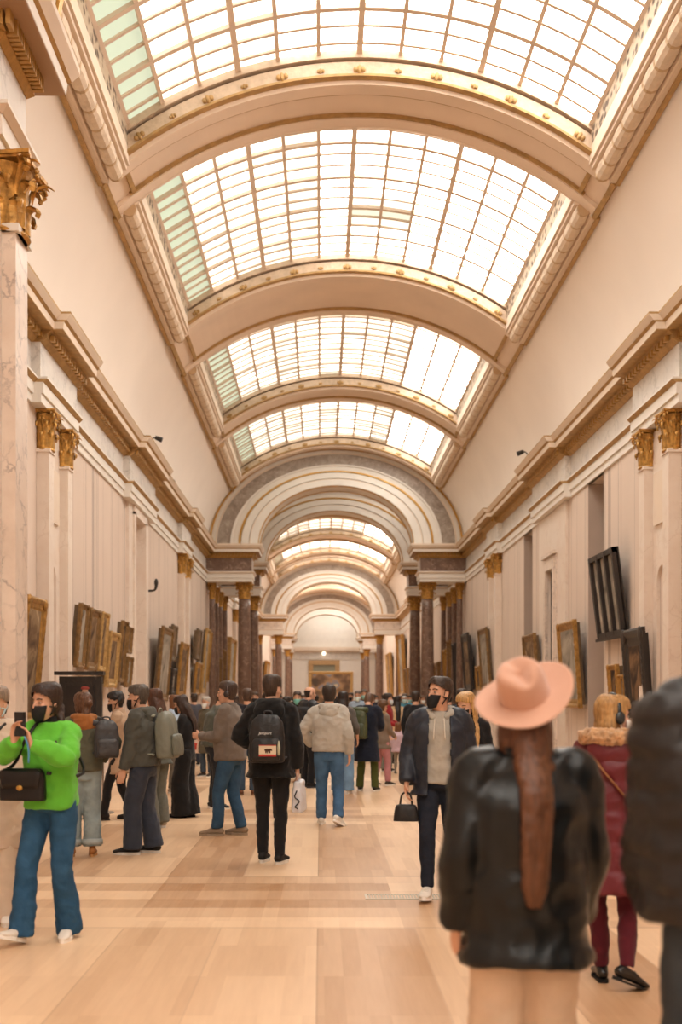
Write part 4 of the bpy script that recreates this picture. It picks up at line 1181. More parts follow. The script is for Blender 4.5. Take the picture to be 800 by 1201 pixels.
def hood(P, K, parent, col, kind='cloth', big=1.0, name='hood', vox=.011, front=True):
    s = K['s']; T = K['at']
    y0 = .085 if front else .02
    pts = [T(-.035, y0, .50), T(-.085, .045, .535), T(-.10, -.045, .555), T(0, -.115, .545), T(.10, -.045, .555), T(.085, .045, .535), T(.035, y0, .50)]
    pc = [tube(pts, [(.022 * s, .026 * s), (.034 * s, .034 * s), (.046 * s * big, .044 * s * big), (.055 * s * big, .05 * s * big), (.046 * s * big, .044 * s * big), (.034 * s, .034 * s), (.022 * s, .026 * s)], (0, 0, 1), 12, 3)]
    pc.append(ellipsoid(T(0, -.12, .485), (.125 * s * big, .052 * s * big, .095 * s * big), 14, 9, K['L']))
    return skin_surface(pc, vox, name, cloth(col, kind), parent, .006, 14, 3, seed=P['x'])
def collar(P, K, parent, col, kind='cloth', h=.045, r=.078, name='collar'):
    s = K['s']; T = K['at']; V = []; n = 22
    for i in range(n + 1):
        t = rad(35 + 290 * i / n) - PI / 2 + PI      # opens in front
        for j, (rr, z) in enumerate(((r - .012, .52), (r - .014, .545 + h), (r + .012, .545 + h * .8), (r + .016, .51))):
            V.append(T(math.sin(t) * rr * 1.0, -math.cos(t) * -rr - .005, z))
    F = [(i * 4 + j, i * 4 + j + 1, (i + 1) * 4 + j + 1, (i + 1) * 4 + j) for i in range(n) for j in range(3)]
    F += [(0, 1, 2, 3), tuple(n * 4 + j for j in (3, 2, 1, 0))]
    m = MB(); m.add(V, F); return m.build(name, cloth(col, kind), parent, True)

def shoes(P, K, root, col, sole='#e9e6e0', kind='matte', style='sneaker', laces=None):
    s = K['s'] * (1.0 if K['f'] else 1.08)
    for sd in 'RL':
        ft = K['ft' + sd]; an = K['an' + sd]
        Rm = rotz(rad(-ft[3])) @ rotx(rad(ft[4]))
        base = an - Rm @ v3(0, 0, .085 * K['s'])
        T = lambda x, y, z: base + Rm @ v3(x, y, z) * s
        pc = [tube([T(0, -.072, .045), T(0, -.045, .052), T(0, .02, .058), T(0, .075, .046), T(0, .13, .036), T(0, .175, .030), T(0, .192, .026)], [(.020 * s, .018 * s), (.034 * s, .034 * s), (.036 * s, .040 * s), (.041 * s, .030 * s), (.044 * s, .022 * s), (.034 * s, .016 * s), (.014 * s, .008 * s)], Rm @ v3(0, 0, 1), 14, 3, 2.4)]
        hi = .15 if style == 'boot' else .092
        pc.append(tube([T(0, -.012, .045), T(0, -.01, hi * .75), T(0, -.008, hi)], [(.038 * s, .046 * s), (.036 * s, .042 * s), (.037 * s if style != 'boot' else .042 * s, .044 * s)], Rm @ v3(0, 1, 0), 12, 2))
        sh = skin_surface(pc, .008, 'shoe', cloth(col, kind), root, 0, 1, 2)
        m = MB(); V = []; n = 28; th = .026 if style != 'loafer' else .014
        for z in (0, th):
            for i in range(n):
                a = 2 * PI * i / n; y = .06 + .135 * math.cos(a); x = (.036 + .010 * (y > .06) * math.sin(a) ** 2) * math.sin(a) * 1.05
                V.append(T(x, y, z))
        m.add(V, [tuple(range(n))[::-1], tuple(n + i for i in range(n))] + [(i, (i + 1) % n, n + (i + 1) % n, n + i) for i in range(n)])
        if style == 'loafer': m.add(*tube([T(0, -.045, .0), T(0, -.045, .022)], [(.033 * s, .03 * s)] * 2, Rm @ v3(0, 1, 0), 12, 1))
        m.build('sole', cloth(sole, 'matte'), sh)
        if laces:
            m = MB()
            for k in range(4): m.add(*tube([T(-.022, .045 + .022 * k, .082 - .007 * k), T(0, .047 + .022 * k, .092 - .008 * k), T(.022, .045 + .022 * k, .082 - .007 * k)], [.004 * s] * 3, (0, 0, 1), 6, 1))
            m.build('laces', cloth(laces, 'matte'), sh)

def hair(P, K, root, style, col, vox=.010):
    R, c, s = K['HR'], K['head'], K['hs']
    T = lambda x, y, z: c + R @ v3(x, y, z) * s
    E = lambda x, y, z, a, b, d: ellipsoid(T(x, y, z), (a * s, b * s, d * s), 14, 9, R)
    up = R @ v3(0, 1, 0)
    eside, etop = {'short': (.012, .026), 'fade': (.006, .028), 'bald': (.007, .006), 'curly': (.016, .03)}.get(style, (.016, .022))
    rows = []
    for z, a, b, y in HEADP:
        if z < -.09: continue
        t = min(1, max(0, (z - .02) / .09)); e = eside + (etop - eside) * t * .6
        rows.append((z + etop * t, a + e, b + e, y - .002))
    pc = [tube([T(0, y, z) for z, a, b, y in rows], [(a * s, b * s) for z, a, b, y in rows], up, 18, 2)]
    wr, ws = .004, 26
    short = style in ('short', 'fade', 'bald', 'curly')
    if style == 'short': pc.append(E(0, .05, .098, .060, .050, .026)); wr = .006
    elif style == 'fade': pc.append(E(0, .03, .105, .062, .066, .026))
    elif style == 'curly':
        rn = random.Random(3)
        for k in range(60):
            a, z = rn.uniform(0, 2 * PI), rn.uniform(-.35, 1)
            rr = math.sqrt(max(0, 1 - z * z)); x, y = rr * math.cos(a), rr * math.sin(a)
            if y > .45 and z < .6: continue
            pc.append(E(x * .088, y * .100 - .006, z * .098 + .036, .024, .024, .022))
        wr = .007
    else: pc.append(E(0, .025, .092, .066, .068, .032))
    L0 = K['L']
    if style in ('long', 'longwide', 'verylong'):
        ln = {'long': .36, 'longwide': .30, 'verylong': .58}[style] * P.get('hairlen', 1)
        w = {'long': .080, 'longwide': .105, 'verylong': .070}[style]
        n0 = K['neck'] + L0 @ v3(0, -.062, -.02) * s
        d = L0 @ v3(0, -1, 0)
        o_ = P.get('hairout', 0)
        b1 = K['at'](P.get('hairx', 0) * .3, -.145 - o_, .42); b2 = K['at'](P.get('hairx', 0), -.160 - o_, .50 - ln * .75); b3 = K['at'](P.get('hairx', 0), -.155 - o_, .50 - ln)
        pc.append(tube([T(0, -.03, .06), T(0, -.070, -.04), n0 + d * .02, b1, b2, b3], [(.075 * s, .05 * s), (w * s, .048 * s), (w * .92 * s, .042 * s), (w * .86 * s, .034 * s), (w * .72 * s, .024 * s), (w * .42 * s, .012 * s)], up, 16, 3))
        for q in (-1, 1): pc.append(tube([T(q * .068, -.01, .04), T(q * .080, -.015, -.06), T(q * .074, -.035, -.15), K['at'](q * .06, -.10, .50 if style == 'verylong' else .44)], [(.018 * s, .035 * s), (.02 * s, .038 * s), (.02 * s, .038 * s), (.014 * s, .02 * s)], up, 8, 3))
        wr, ws = .007, 24
    if style == 'front_long':
        for q in (-1, 1): pc.append(tube([T(q * .066, -.005, .04), T(q * .084, -.005, -.05), T(q * .088, .0, -.15), K['at'](q * .105, .100, .40), K['at'](q * .10, .135, .26), K['at'](q * .095, .14, .12)], [(.018 * s, .036 * s), (.022 * s, .040 * s), (.026 * s, .042 * s), (.038 * s, .024 * s), (.036 * s, .02 * s), (.014 * s, .008 * s)], up, 8, 3))
        pc.append(tube([T(0, -.05, .02), T(0, -.08, -.09), K['at'](0, -.12, .44)], [(.07 * s, .05 * s), (.075 * s, .04 * s), (.06 * s, .02 * s)], up, 12, 3))
        wr, ws = .006, 22
    if style == 'bob':
        pc.append(tube([T(0, -.03, .05), T(0, -.045, -.06), T(0, -.045, -.13)], [(.086 * s, .062 * s), (.092 * s, .060 * s), (.08 * s, .046 * s)], up, 14, 3)); wr = .007
    if style == 'bun':
        pc.append(E(0, -.120, .01, .045, .042, .045)); pc.append(tube([T(0, -.09, -.05), K['neck'] + L0 @ v3(0, -.085, -.02), K['at'](0, -.14, .42)], [.045 * s, .045 * s, .02 * s], up, 10, 3)); wr = .008
    if style == 'braid':
        q = P.get('braid', 1)
        pts = [T(q * .02, -.085, -.03), T(q * .06, -.06, -.11), K['at'](q * .10, .02, .49), K['at'](q * .10, .125, .40), K['at'](q * .105, .150, .28)]
        pc.append(tube(pts, [.034 * s, .028 * s, .022 * s, .020 * s, .010 * s], up, 10, 4)); wr = .006
    o = skin_surface(pc, vox, 'hair', cloth(col, 'hair'), root, wr * .7, ws, 2, wz=.3, seed=P['x'])
    bm = bmesh.new(); bm.from_mesh(o.data); dl = []
    for f in bm.faces:
        x, y, z = R.T @ (np.array(f.calc_center_median()) - c) / s
        ax = abs(x)
        if P.get('hatcut') and z > .050 + (y + .012) * .49 + x * .5: dl.append(f); continue
        if z > .15 or z < -.125: continue
        hl = .074 - 5.5 * x * x
        if style in ('bald',): hl = .30 if y > -.035 else .045
        cut = z < hl and y > (.030 if short or style == 'bun' else .022) and (ax < .082 or short)
        if style == 'bald' and (z > .05 or (z > .02 and y > -.02)): cut = True
        if short:
            if z < -.015 and y > -.028: cut = True
            if z < -.070 and style != 'curly': cut = True
            if -.045 < z < .024 and -.032 < y < .024 and ax > .055: cut = True
        elif z < -.03 and y > .0 and ax < .066: cut = True
        if cut: dl.append(f)
    bmesh.ops.delete(bm, geom=dl, context='FACES'); bm.to_mesh(o.data); bm.free()
    return o

def mask(P, K, root, col):
    R, c, s = K['HR'], K['head'], K['hs']
    T = lambda x, y, z: c + R @ v3(x, y, z) * s
    m = MB(); V = []; n, k = 12, 8
    for j in range(k + 1):
        v = j / k; z = -.016 - .095 * v
        for i in range(n + 1):
            u = -1 + 2 * i / n; A = np.array(HEADP); w = np.interp(z, A[:, 0], A[:, 1]); dpt = np.interp(z, A[:, 0], A[:, 2]); yc = np.interp(z, A[:, 0], A[:, 3])
            w = max(w, .044) ; th = u * 1.12
            bul = .014 * (1 - u * u) * math.sin(PI * min(1, .12 + .8 * v)) + .005
            V.append(T(math.sin(th) * (w + .004), yc + (dpt + bul) * math.cos(th) * 1.0 + .006, z - .012 * (1 - u * u) * v))
    F = [(j * (n + 1) + i, j * (n + 1) + i + 1, (j + 1) * (n + 1) + i + 1, (j + 1) * (n + 1) + i) for j in range(k) for i in range(n)]
    m.add(V, F)
    for q in (-1, 1):
        for z in (-.025, -.085): m.add(*tube([T(q * .064, .03, z), T(q * .078, .0, -.03), T(q * .078, -.02, -.005)], [.002 * s] * 3, R @ v3(0, 0, 1), 5, 2))
    o = m.build('mask', cloth(col, 'matte'), root, True, fix=False)
    md = o.modifiers.new('t', 'SOLIDIFY'); md.thickness = .004; md.offset = 1
    return o
def eyes(P, K, root, browcol='#3a2a1f'):
    R, c, s = K['HR'], K['head'], K['hs']
    T = lambda x, y, z: c + R @ v3(x, y, z) * s
    for q in (-1, 1):
        m = MB(); m.add(*ellipsoid(T(q * .032, .085, .004), (.013 * s, .007 * s, .0055 * s), 10, 7, R)); e = m.build('eye', cloth('#b8aca0', 'matte'), root, True)
        m = MB(); m.add(*ellipsoid(T(q * .032, .0915, .004), (.0055 * s, .003 * s, .0052 * s), 8, 6, R)); m.build('iris', cloth('#2a1c14', 'shiny'), e, True)
        m = MB(); m.add(*tube([T(q * .015, .097, .026), T(q * .034, .095, .032), T(q * .052, .080, .026)], [(.004 * s, .004 * s)] * 3, R @ v3(0, 1, 0), 6, 3)); m.build('eyebrow', cloth(browcol, 'matte'), root, True)
def headphones(P, K, root, col='#2b2b2d'):
    R, c, s = K['HR'], K['head'], K['hs']
    T = lambda x, y, z: c + R @ v3(x, y, z) * s
    m = MB(); m.add(*tube([T(math.cos(a) * .093, -.012, .02 + math.sin(a) * .122) for a in [PI * i / 10 for i in range(11)]], [(.008 * s, .014 * s)] * 11, R @ v3(0, 1, 0), 8, 2))
    for q in (-1, 1): m.add(*ellipsoid(T(q * .095, -.008, -.008), (.018 * s, .034 * s, .040 * s), 12, 8, R))
    return m.build('headphones', cloth(col, 'shiny'), root, True)

def local_thing(name, P, base, label, cat, group=None):
    """a top-level thing carried by figure P; returns its Empty and a shift for geometry given in the figure's frame"""
    a = rad(P['rz']); b = rotz(a) @ np.asarray(base, float)
    o = empty(name, (P['x'] + b[0], P['y'] + b[1], b[2]), a); tag(o, label, cat, group)
    sh = Matrix.Translation((-base[0], -base[1], -base[2]))
    return o, sh
def backpack(P, K, col, label, pocket=None, strap=None, w=.29, h=.42, d=.15, kind='nylon', dx=0, patch=False, roll=False, dz=0):
    s = K['s']; T = lambda x, y, z: K['at'](x / s, y / s, z / s)
    back = -.165 * (1 if not K['f'] else .95) - .012
    z0 = .06 + dz; base = T(dx, back - d / 2, z0)
    o, sh = local_thing('backpack', P, base, label, 'backpack')
    def put(pc, nm, c_, wr=.004, par=None, vox=.010):
        q = skin_surface(pc, vox, nm, cloth(c_, kind), par or o, wr, 12, 2)
        q.data.transform(sh); return q
    up = K['L'] @ v3(0, 1, 0)
    bd = put([tube([T(dx, back - d / 2, z0), T(dx, back - d / 2, z0 + .03), T(dx, back - d / 2 + .005, z0 + h * .55), T(dx, back - d * .45, z0 + h * .85), T(dx, back - d * .35, z0 + h)], [(w * .42, d * .42), (w * .5, d * .5), (w * .5, d * .5), (w * .44, d * .42), (w * .28, d * .22)], up, 20, 3, 3.2)], 'bag_body', col)
    put([tube([T(dx, back - d - .005, z0 + .02), T(dx, back - d - .012, z0 + .05), T(dx, back - d - .008, z0 + h * .42), T(dx, back - d + .01, z0 + h * .5)], [(w * .36, .022), (w * .41, .030), (w * .40, .028), (w * .34, .016)], up, 16, 3, 3.4)], 'front_pocket', pocket or col)
    for q in (-1, 1):
        pts = [T(dx + q * .07, back + .0, z0 + h * .93), K['at'](q * .105, -.02, .535), K['at'](q * .125, .10, .43), K['at'](q * .135, .115, .28), T(dx + q * w * .46, .0, z0 + .10), T(dx + q * w * .44, back, z0 + .04)]
        m = MB(); m.add(*tube(pts, [(.026, .008)] * 6, up, 8, 4)); m.xf(sh); m.build('strap', cloth(strap or col, kind), o, True)
    m = MB(); m.add(*tube([T(dx - .04, back - .03, z0 + h * .97), T(dx - .03, back - .035, z0 + h + .035), T(dx + .03, back - .035, z0 + h + .035), T(dx + .04, back - .03, z0 + h * .97)], [.008] * 4, up, 8, 3)); m.xf(sh); m.build('grab_handle', cloth(strap or col, kind), o, True)
    if roll:
        m = MB(); m.add(*tube([T(dx - w * .5, back - d * .45, z0 + h * .98), T(dx + w * .5, back - d * .45, z0 + h * .98)], [.05, .05], (0, 0, 1), 12, 2)); m.xf(sh); m.build('roll_top', cloth(col, kind), o, True)
        m = MB(); m.add(*ellipsoid(T(dx - .02, back - d - .05, z0 + h * .62), (.03, .012, .03))); m.xf(sh); m.build('badge', cloth('#d8d4c8', 'matte'), o, True)
    return o, T, back, z0, sh, d, w, h

def shoulder_bag(P, K, c, size, col, label, name='shoulder_bag', strap_from=None, kind='leather', clasp=True, rot=0):
    w, h, d = size; c = np.asarray(c, float)
    o, sh = local_thing(name, P, c - v3(0, 0, h / 2), label, 'bag')
    Rm = rotz(rot)
    m = MB(); m.add(*tube([c + Rm @ v3(0, 0, -h / 2), c + Rm @ v3(0, 0, -h * .45), c + Rm @ v3(0, 0, h * .3), c + Rm @ v3(0, 0, h / 2)], [(w * .46, d * .40), (w * .5, d * .5), (w * .48, d * .45), (w * .40, d * .2)], Rm @ v3(0, 1, 0), 20, 3, 4)); m.xf(sh); m.build('bag_body', cloth(col, kind), o, True)
    m = MB(); m.add(*tube([c + Rm @ v3(0, d * .34, h * .48), c + Rm @ v3(0, d * .56, h * .35), c + Rm @ v3(0, d * .56, -h * .12)], [(w * .40, .010), (w * .47, .010), (w * .40, .008)], Rm @ v3(0, 1, 0), 12, 3, 4)); m.xf(sh); m.build('flap', cloth(col, kind), o, True)
    if clasp:
        m = MB(); m.add(*ellipsoid(c + Rm @ v3(0, d * .62, -h * .10), (.022, .012, .018))); m.xf(sh); m.build('clasp', M['gold2'], o, True)
    if strap_from is not None:
        m = MB(); m.add(*tube(strap_from, [(.012, .005)] * len(strap_from), (0, 1, 0), 6, 4)); m.xf(sh); m.build('strap', cloth(col, kind), o, True)
    return o

def person(P):
    root = empty('person', (P['x'], P['y'], 0), rad(P['rz']))
    tag(root, P['label'], 'person', P.get('group'))
    K = skel(P); d = P['y']
    vb = .0065 if d < 11.5 else (.008 if d < 20 else .011)
    vc = .011 if d < 11.5 else (.013 if d < 20 else .018)
    P['vc'] = vc; P['K'] = K
    K['flare'] = P.get('flare', .03)
    body(P, K, root, vb)
    for it in P['wear']: it(P, K, root)
    P['root'] = root
    return K
# wear items as closures
def TR(col, kind='cloth', style='straight', **k): return lambda P, K, r: trousers(P, K, r, col, kind, style, P['vc'], **k)
def TP(col, kind='cloth', hoodc=None, coll=None, hoodk=None, hoodbig=1.0, **k):
    def f(P, K, r):
        o = top(P, K, r, col, kind, vox=P['vc'], **k)
        if hoodc: hood(P, K, o, hoodc, hoodk or kind, hoodbig)
        if coll: collar(P, K, o, coll, kind)
        return o
    return f
def SH(col, sole='#e9e6e0', kind='matte', style='sneaker', laces=None): return lambda P, K, r: shoes(P, K, r, col, sole, kind, style, laces)
def HA(style, col): return lambda P, K, r: hair(P, K, r, style, col, .009 if P['y'] < 12 else .012)
def MK(col): return lambda P, K, r: mask(P, K, r, col)
def EY(c='#3a2a1f'): return lambda P, K, r: eyes(P, K, r, c)
def HP(c='#2b2b2d'): return lambda P, K, r: headphones(P, K, r, c)
def X(px, d): return -.57 + (px - 376) * d / 1250

# ---------------------------------------------------------------- special garments
def hat(P, K, root):
    R, c, s = K['HR'] @ rotx(rad(26)) @ roty(rad(-27)), K['head'] + K['HR'] @ v3(0, -.012, .066), K['hs']
    T = lambda x, y, z: c + R @ v3(x, y, z) * s
    V = []; n = 48
    rings_ = [(.072, .0), (.10, -.002), (.135, -.003), (.165, .000), (.178, .003), (.178, .009), (.165, .007), (.135, .005), (.10, .006), (.085, .010)]
    for r_, z in rings_:
        for k in range(n):
            a = 2 * PI * k / n; x, y = math.cos(a), math.sin(a)
            w_ = max(0, (r_ - .09)) / .09
            zz_ = z + w_ * (.020 * x * x - .016 * y * y + .008 * x)
            V.append(T(x * r_ * .98, y * r_ * 1.04, zz_))
    k_ = len(rings_); F = [(i * n + k, i * n + (k + 1) % n, ((i + 1) % k_) * n + (k + 1) % n, ((i + 1) % k_) * n + k) for i in range(k_) for k in range(n)]
    felt = plain('pink_felt', '#cb9d86', .95, var=.05, scale=8, bump=.15, bscale=160, sheen=.4)
    m = MB(); m.add(V, F); h = m.build('hat', felt, root, True); h.modifiers.new('s', 'SUBSURF').levels = 1; h.modifiers['s'].render_levels = 1
    # crown, pinched at the front with a crease along the top
    V = []; prof = [(1.0, .0), (1.0, .03), (.97, .06), (.92, .09), (.84, .112), (.66, .124), (.40, .120), (.15, .112), (.02, .110)]
    for r_, z in prof:
        for k in range(n):
            a = 2 * PI * k / n; x, y = math.cos(a) * .088, math.sin(a) * .102
            t = z / .12; pin = max(0, t - .25)
            px_ = x * r_ * (1 - .38 * pin * max(0, math.sin(a)) ** .7); py_ = y * r_
            dent = -.030 * math.exp(-(px_ / .028) ** 2) * max(0, t - .75) / .25
            for q in (-1, 1): dent += 0
            z_ = z + dent + (.010 * math.sin(a) + .004) * t
            sd = .014 * math.exp(-((a - PI * .26) / .3) ** 2 - ((t - .75) / .3) ** 2) + .014 * math.exp(-((a - PI * .74) / .3) ** 2 - ((t - .75) / .3) ** 2)
            V.append(T(px_ * (1 - sd * 8), py_ * (1 - sd * 5), z_))
    F = [(i * n + k, i * n + (k + 1) % n, (i + 1) * n + (k + 1) % n, (i + 1) * n + k) for i in range(len(prof) - 1) for k in range(n)] + [tuple((len(prof) - 1) * n + k for k in range(n))]
    m = MB(); m.add(V, F); q = m.build('crown', felt, h, True); q.modifiers.new('s', 'SUBSURF').levels = 1; q.modifiers['s'].render_levels = 1

def open_front(o, K, wt, wb, z0=-.3, z1=.56, off=0):
    bm = bmesh.new(); bm.from_mesh(o.data); Li = K['L'].T; s = K['s']; dl = []
    for f in bm.faces:
        p = Li @ (np.array(f.calc_center_median()) - K['hip']) / s
        t = min(1, max(0, (p[2] - z0) / (z1 - z0)))
        if p[1] > .03 and abs(p[0] - off) < wb + (wt - wb) * t and p[2] < z1 + .1: dl.append(f)
    bmesh.ops.delete(bm, geom=dl, context='FACES'); bm.to_mesh(o.data); bm.free()
    md = o.modifiers.new('t', 'SOLIDIFY'); md.thickness = .012; md.offset = -1
def quilt(step, amp):
    def f(v):
        t = (v.co.z / step) % 1
        v.co += v.normal * amp * (math.sin(PI * t) ** .6 - .5)
    return f
def belt(P, K, root, z, e, col):
    s = K['s']; V = []; n = 32
    a, b = (.150 * K['bw'] + e) * s, (.112 + e) * s
    for zz_, ee in ((z - .022, 0), (z - .02, .006), (z + .02, .006), (z + .022, 0)):
        for k in range(n):
            t = 2 * PI * k / n; V.append(K['at'](0, -.004, zz_) + K['L'] @ v3(math.cos(t) * (a + ee), math.sin(t) * (b + ee), 0))
    m = MB(); m.add(V, [(i * n + k, i * n + (k + 1) % n, (i + 1) * n + (k + 1) % n, (i + 1) * n + k) for i in range(3) for k in range(n)])
    return m.build('belt', cloth(col, 'leather'), root, True)

# ---------------------------------------------------------------- the figures
# 1 woman in a hat, nearest, back to the camera
d = 3.45
P = dict(x=X(616, d), y=d, rz=4, H=1.64, sex='f', sw=1.24, hatcut=1, yaw=10, pitch=-2, lean=1, hairlen=.76, hairx=-.018, hairout=.035, handL=(-.235, .02, -.03), handR=(.215, .10, -.02), curlL=.4,
  label='woman in a pink felt hat and black leather jacket, seen from behind', skin='#d9a88c')
def leather_yoke(P, K, root):
    pass
P['wear'] = [TR('#d8bfa6', 'cloth', 'wide'), TP('#0e1112', 'leather', coll='#0e1112', hem=-.15, ease=.040, sr=(.074, .068, .060, .054), wr=.012, sleeve=1.0, fit=(.20, .13), wsc=7, neck=.0), SH('#d8d2c8'), HA('verylong', '#5e3820'), lambda P, K, r: hat(P, K, r)]
person(P)
# hair ties / loose lock already part of the hair; bracelet
K = P['K']; m = MB(); m.add(*tube([K['wrL'] + v3(math.cos(a) * .034, math.sin(a) * .034, 0) for a in [2 * PI * i / 12 for i in range(13)]], [.004] * 13, (0, 0, 1), 6, 1)); m.build('bracelet', cloth('#b9b4c4', 'shiny'), P['root'], True)

# 2 man in a black quilted jacket at the right edge
d = 2.85
P = dict(x=X(864, d), y=d, rz=6, H=1.86, bw=1.06, yaw=-20, handL=(-.13, .22, .05), handR=(.13, .22, .05), poleL=(-.4, -1, -.2), poleR=(.4, -1, -.2), label='man in a black quilted puffer jacket, cut by the right edge', skin='#c99a7e')
P['wear'] = [TR('#3a4148', 'denim', 'straight'), TP('#1d1a1a', 'nylon', coll='#1d1a1a', hem=.0, ease=.045, sr=(.084, .076, .066, .054), wr=.012, fit=(.205, .14), post=quilt(.088, .011), neck=.03, name='puffer_jacket'), SH('#26221f'), HA('short', '#2a2019')]
person(P)

# 3 burgundy parka with fur hood
d = 5.85
P = dict(x=X(716, d), y=d, rz=-14, H=1.60, sex='f', yaw=-58, pitch=2, hipy=.0, drop=.02, handR=(.16, .30, .40), handL=(-.25, .1, .05), poleR=(1, -.3, -.6), footL=(-.05, .06, 0, -10, 0), footR=(.09, -.16, .045, 52, -22),
  label='person in a burgundy parka with fur-trimmed hood, leggings and black loafers', skin='#dcae94')
def parka(P, K, root):
    o = top(P, K, root, '#5f1722', 'nylon', hem=-.36, ease=.035, sr=(.072, .066, .058, .050), vox=.012, wr=.010, fit=(.185, .135), name='parka', wsc=8, post=quilt(.16, .012))
    hood(P, K, o, '#621a25', 'nylon', 1.15)
    s = K['s']; T = K['at']
    pts = [T(-.10, .06, .51), T(-.145, -.02, .56), T(-.12, -.12, .575), T(0, -.17, .565), T(.12, -.12, .575), T(.145, -.02, .56), T(.10, .06, .51)]
    skin_surface([tube(pts, [.028 * s, .042 * s, .046 * s, .048 * s, .046 * s, .042 * s, .028 * s], (0, 0, 1), 12, 3)], .009, 'fur_trim', cloth('#c39a72', 'fur'), o, .014, 45, 1, wz=1)
P['wear'] = [TR('#521722', 'cloth', 'leggings', twr=.008), parka, SH('#161413', '#161413', 'shiny', 'loafer'), HA('bob', '#a9814f'), MK('#ecebe8'), EY(), HP('#2d3133')]
person(P)
K = P['K']; o, sh = local_thing('shoulder_strap_bag', P, K['at'](.20, -.02, -.04), 'small tan bag with cross strap on the burgundy parka', 'bag')
m = MB(); m.add(*tube([K['at'](-.13, -.02, .545), K['at'](-.08, -.165, .42), K['at'](.08, -.185, .22), K['at'](.19, -.12, .06), K['at'](.215, -.03, .02)], [(.016, .005)] * 5, (0, 0, 1), 8, 3)); m.xf(sh); m.build('strap', cloth('#8a5a34', 'leather'), o, True)
m = MB(); m.add(*tube([K['at'](.215, .0, -.1), K['at'](.215, .0, -.08), K['at'](.21, .0, .03)], [(.03, .07), (.035, .085), (.03, .08)], (0, 1, 0), 14, 2, 4)); m.xf(sh); m.build('bag_body', cloth('#7a4f30', 'leather'), o, True)

# 4 woman in green photographing
d = 6.95
P = dict(x=X(60, d), y=d, rz=166, H=1.69, sex='f', yaw=-22, pitch=3, handR=(.055, .37, .455), handL=(-.055, .35, .43), poleR=(1, -.1, -.9), poleL=(-1, -.1, -.75), hdirR=(-.25, .1, 1), hdirL=(.25, .1, 1), palmR=(-.8, .6, 0), palmL=(.8, .6, 0), curl=.75,
  footR=(.11, .20, .015, 10, 18), footL=(-.10, -.06, 0, -14, 0), braid=-1, label='woman in a bright green sweater and blue jeans raising a phone', skin='#d3a288')
P['wear'] = [TR('#2d5272', 'denim', 'flare', hem=.03, twr=.008), TP('#64ba3c', hem=-.02, ease=.030, sr=(.068, .068, .070, .044), wr=.011, fit=(.175, .13), name='sweater', wsc=8), 
  lambda P, K, r: skin_surface([tube([K['at'](0, -.01, .52), K['at'](0, 0, .56), K['at'](0, .012, .60)], [.066, .062, .060], (0, 1, 0), 14, 2)], .008, 'turtleneck', cloth('#17161a'), r, .003, 20, 2),
  SH('#e4ded4', '#f0ece4'), HA('braid', '#2e1d15'), MK('#1b1b1d'), EY()]
person(P); K = P['K']
c = (K['wrR'] + K['wrL']) / 2 + v3(0, .03, .115)
o, sh = local_thing('phone', P, c - v3(0, 0, .075), 'dark phone held up by the woman in green', 'phone')
m = MB(); m.box(c[0] - .037, c[0] + .037, c[1] - .005, c[1] + .005, c[2] - .075, c[2] + .075); m.xf(sh); m.build('phone_body', cloth('#1c1c20', 'shiny'), o)
m = MB(); m.box(c[0] - .034, c[0] + .034, c[1] - .0062, c[1] - .0045, c[2] - .07, c[2] + .07); m.xf(sh); m.build('screen', cloth('#3c4048', 'shiny'), o)
m = MB(); m.box(c[0] - .03, c[0] - .008, c[1] + .004, c[1] + .008, c[2] + .04, c[2] + .07); m.xf(sh); m.build('camera_bump', cloth('#101012', 'shiny'), o)
m = MB(); m.add(*tube([c + v3(-.03, 0, -.07), c + v3(-.04, -.03, -.15), c + v3(-.035, -.04, -.24)], [.007, .006, .006], (0, 1, 0), 6, 4)); m.xf(sh); m.build('wrist_strap', cloth('#5f9fd0'), o, True)
cb = v3(.09, .20, 1.02)
shoulder_bag(P, K, cb, (.30, .20, .09), '#161416', 'black leather crossbody bag with gold clasp on the woman in green', strap_from=[cb + v3(.14, -.02, .08), K['at'](.17, .15, .30), K['at'](.10, .13, .46), K['at'](.02, .0, .59), K['at'](-.08, -.13, .42), K['at'](-.19, -.10, .20), cb + v3(-.15, -.03, .07)], rot=.12)

# 5 person in the cream coat at the left edge
d = 7.5
P = dict(x=X(-2, d), y=d, rz=178, H=1.66, sex='f', yaw=-10, handL=(-.02, .22, .16), handR=(.05, .2, .12), poleL=(-1, -.3, -.6), poleR=(1, -.3, -.6), flare=.045, footL=(-.10, .05, 0, -10, 0), label='person in a long cream coat and pale mask at the left edge', skin='#d8a98e')
P['wear'] = [TR('#d6c5b2', 'cloth', 'wide', hem=.02), TP('#cdb9a6', coll='#cdb9a6', hem=-.36, ease=.035, sr=(.078, .072, .064, .056), wr=.008, name='coat'), SH('#ebe6de'), HA('short', '#8d7866'), MK('#bcd6dc'), EY()]
person(P); K = P['K']
shoulder_bag(P, K, K['at'](.22, .06, -.05), (.12, .20, .08), '#2a2322', 'dark bag with strap across the cream coat at left edge', strap_from=[K['at'](.2, .08, .06), K['at'](.1, .165, .32), K['at'](-.08, .06, .55), K['at'](-.07, -.13, .45), K['at'](.16, -.15, .10)], clasp=False)

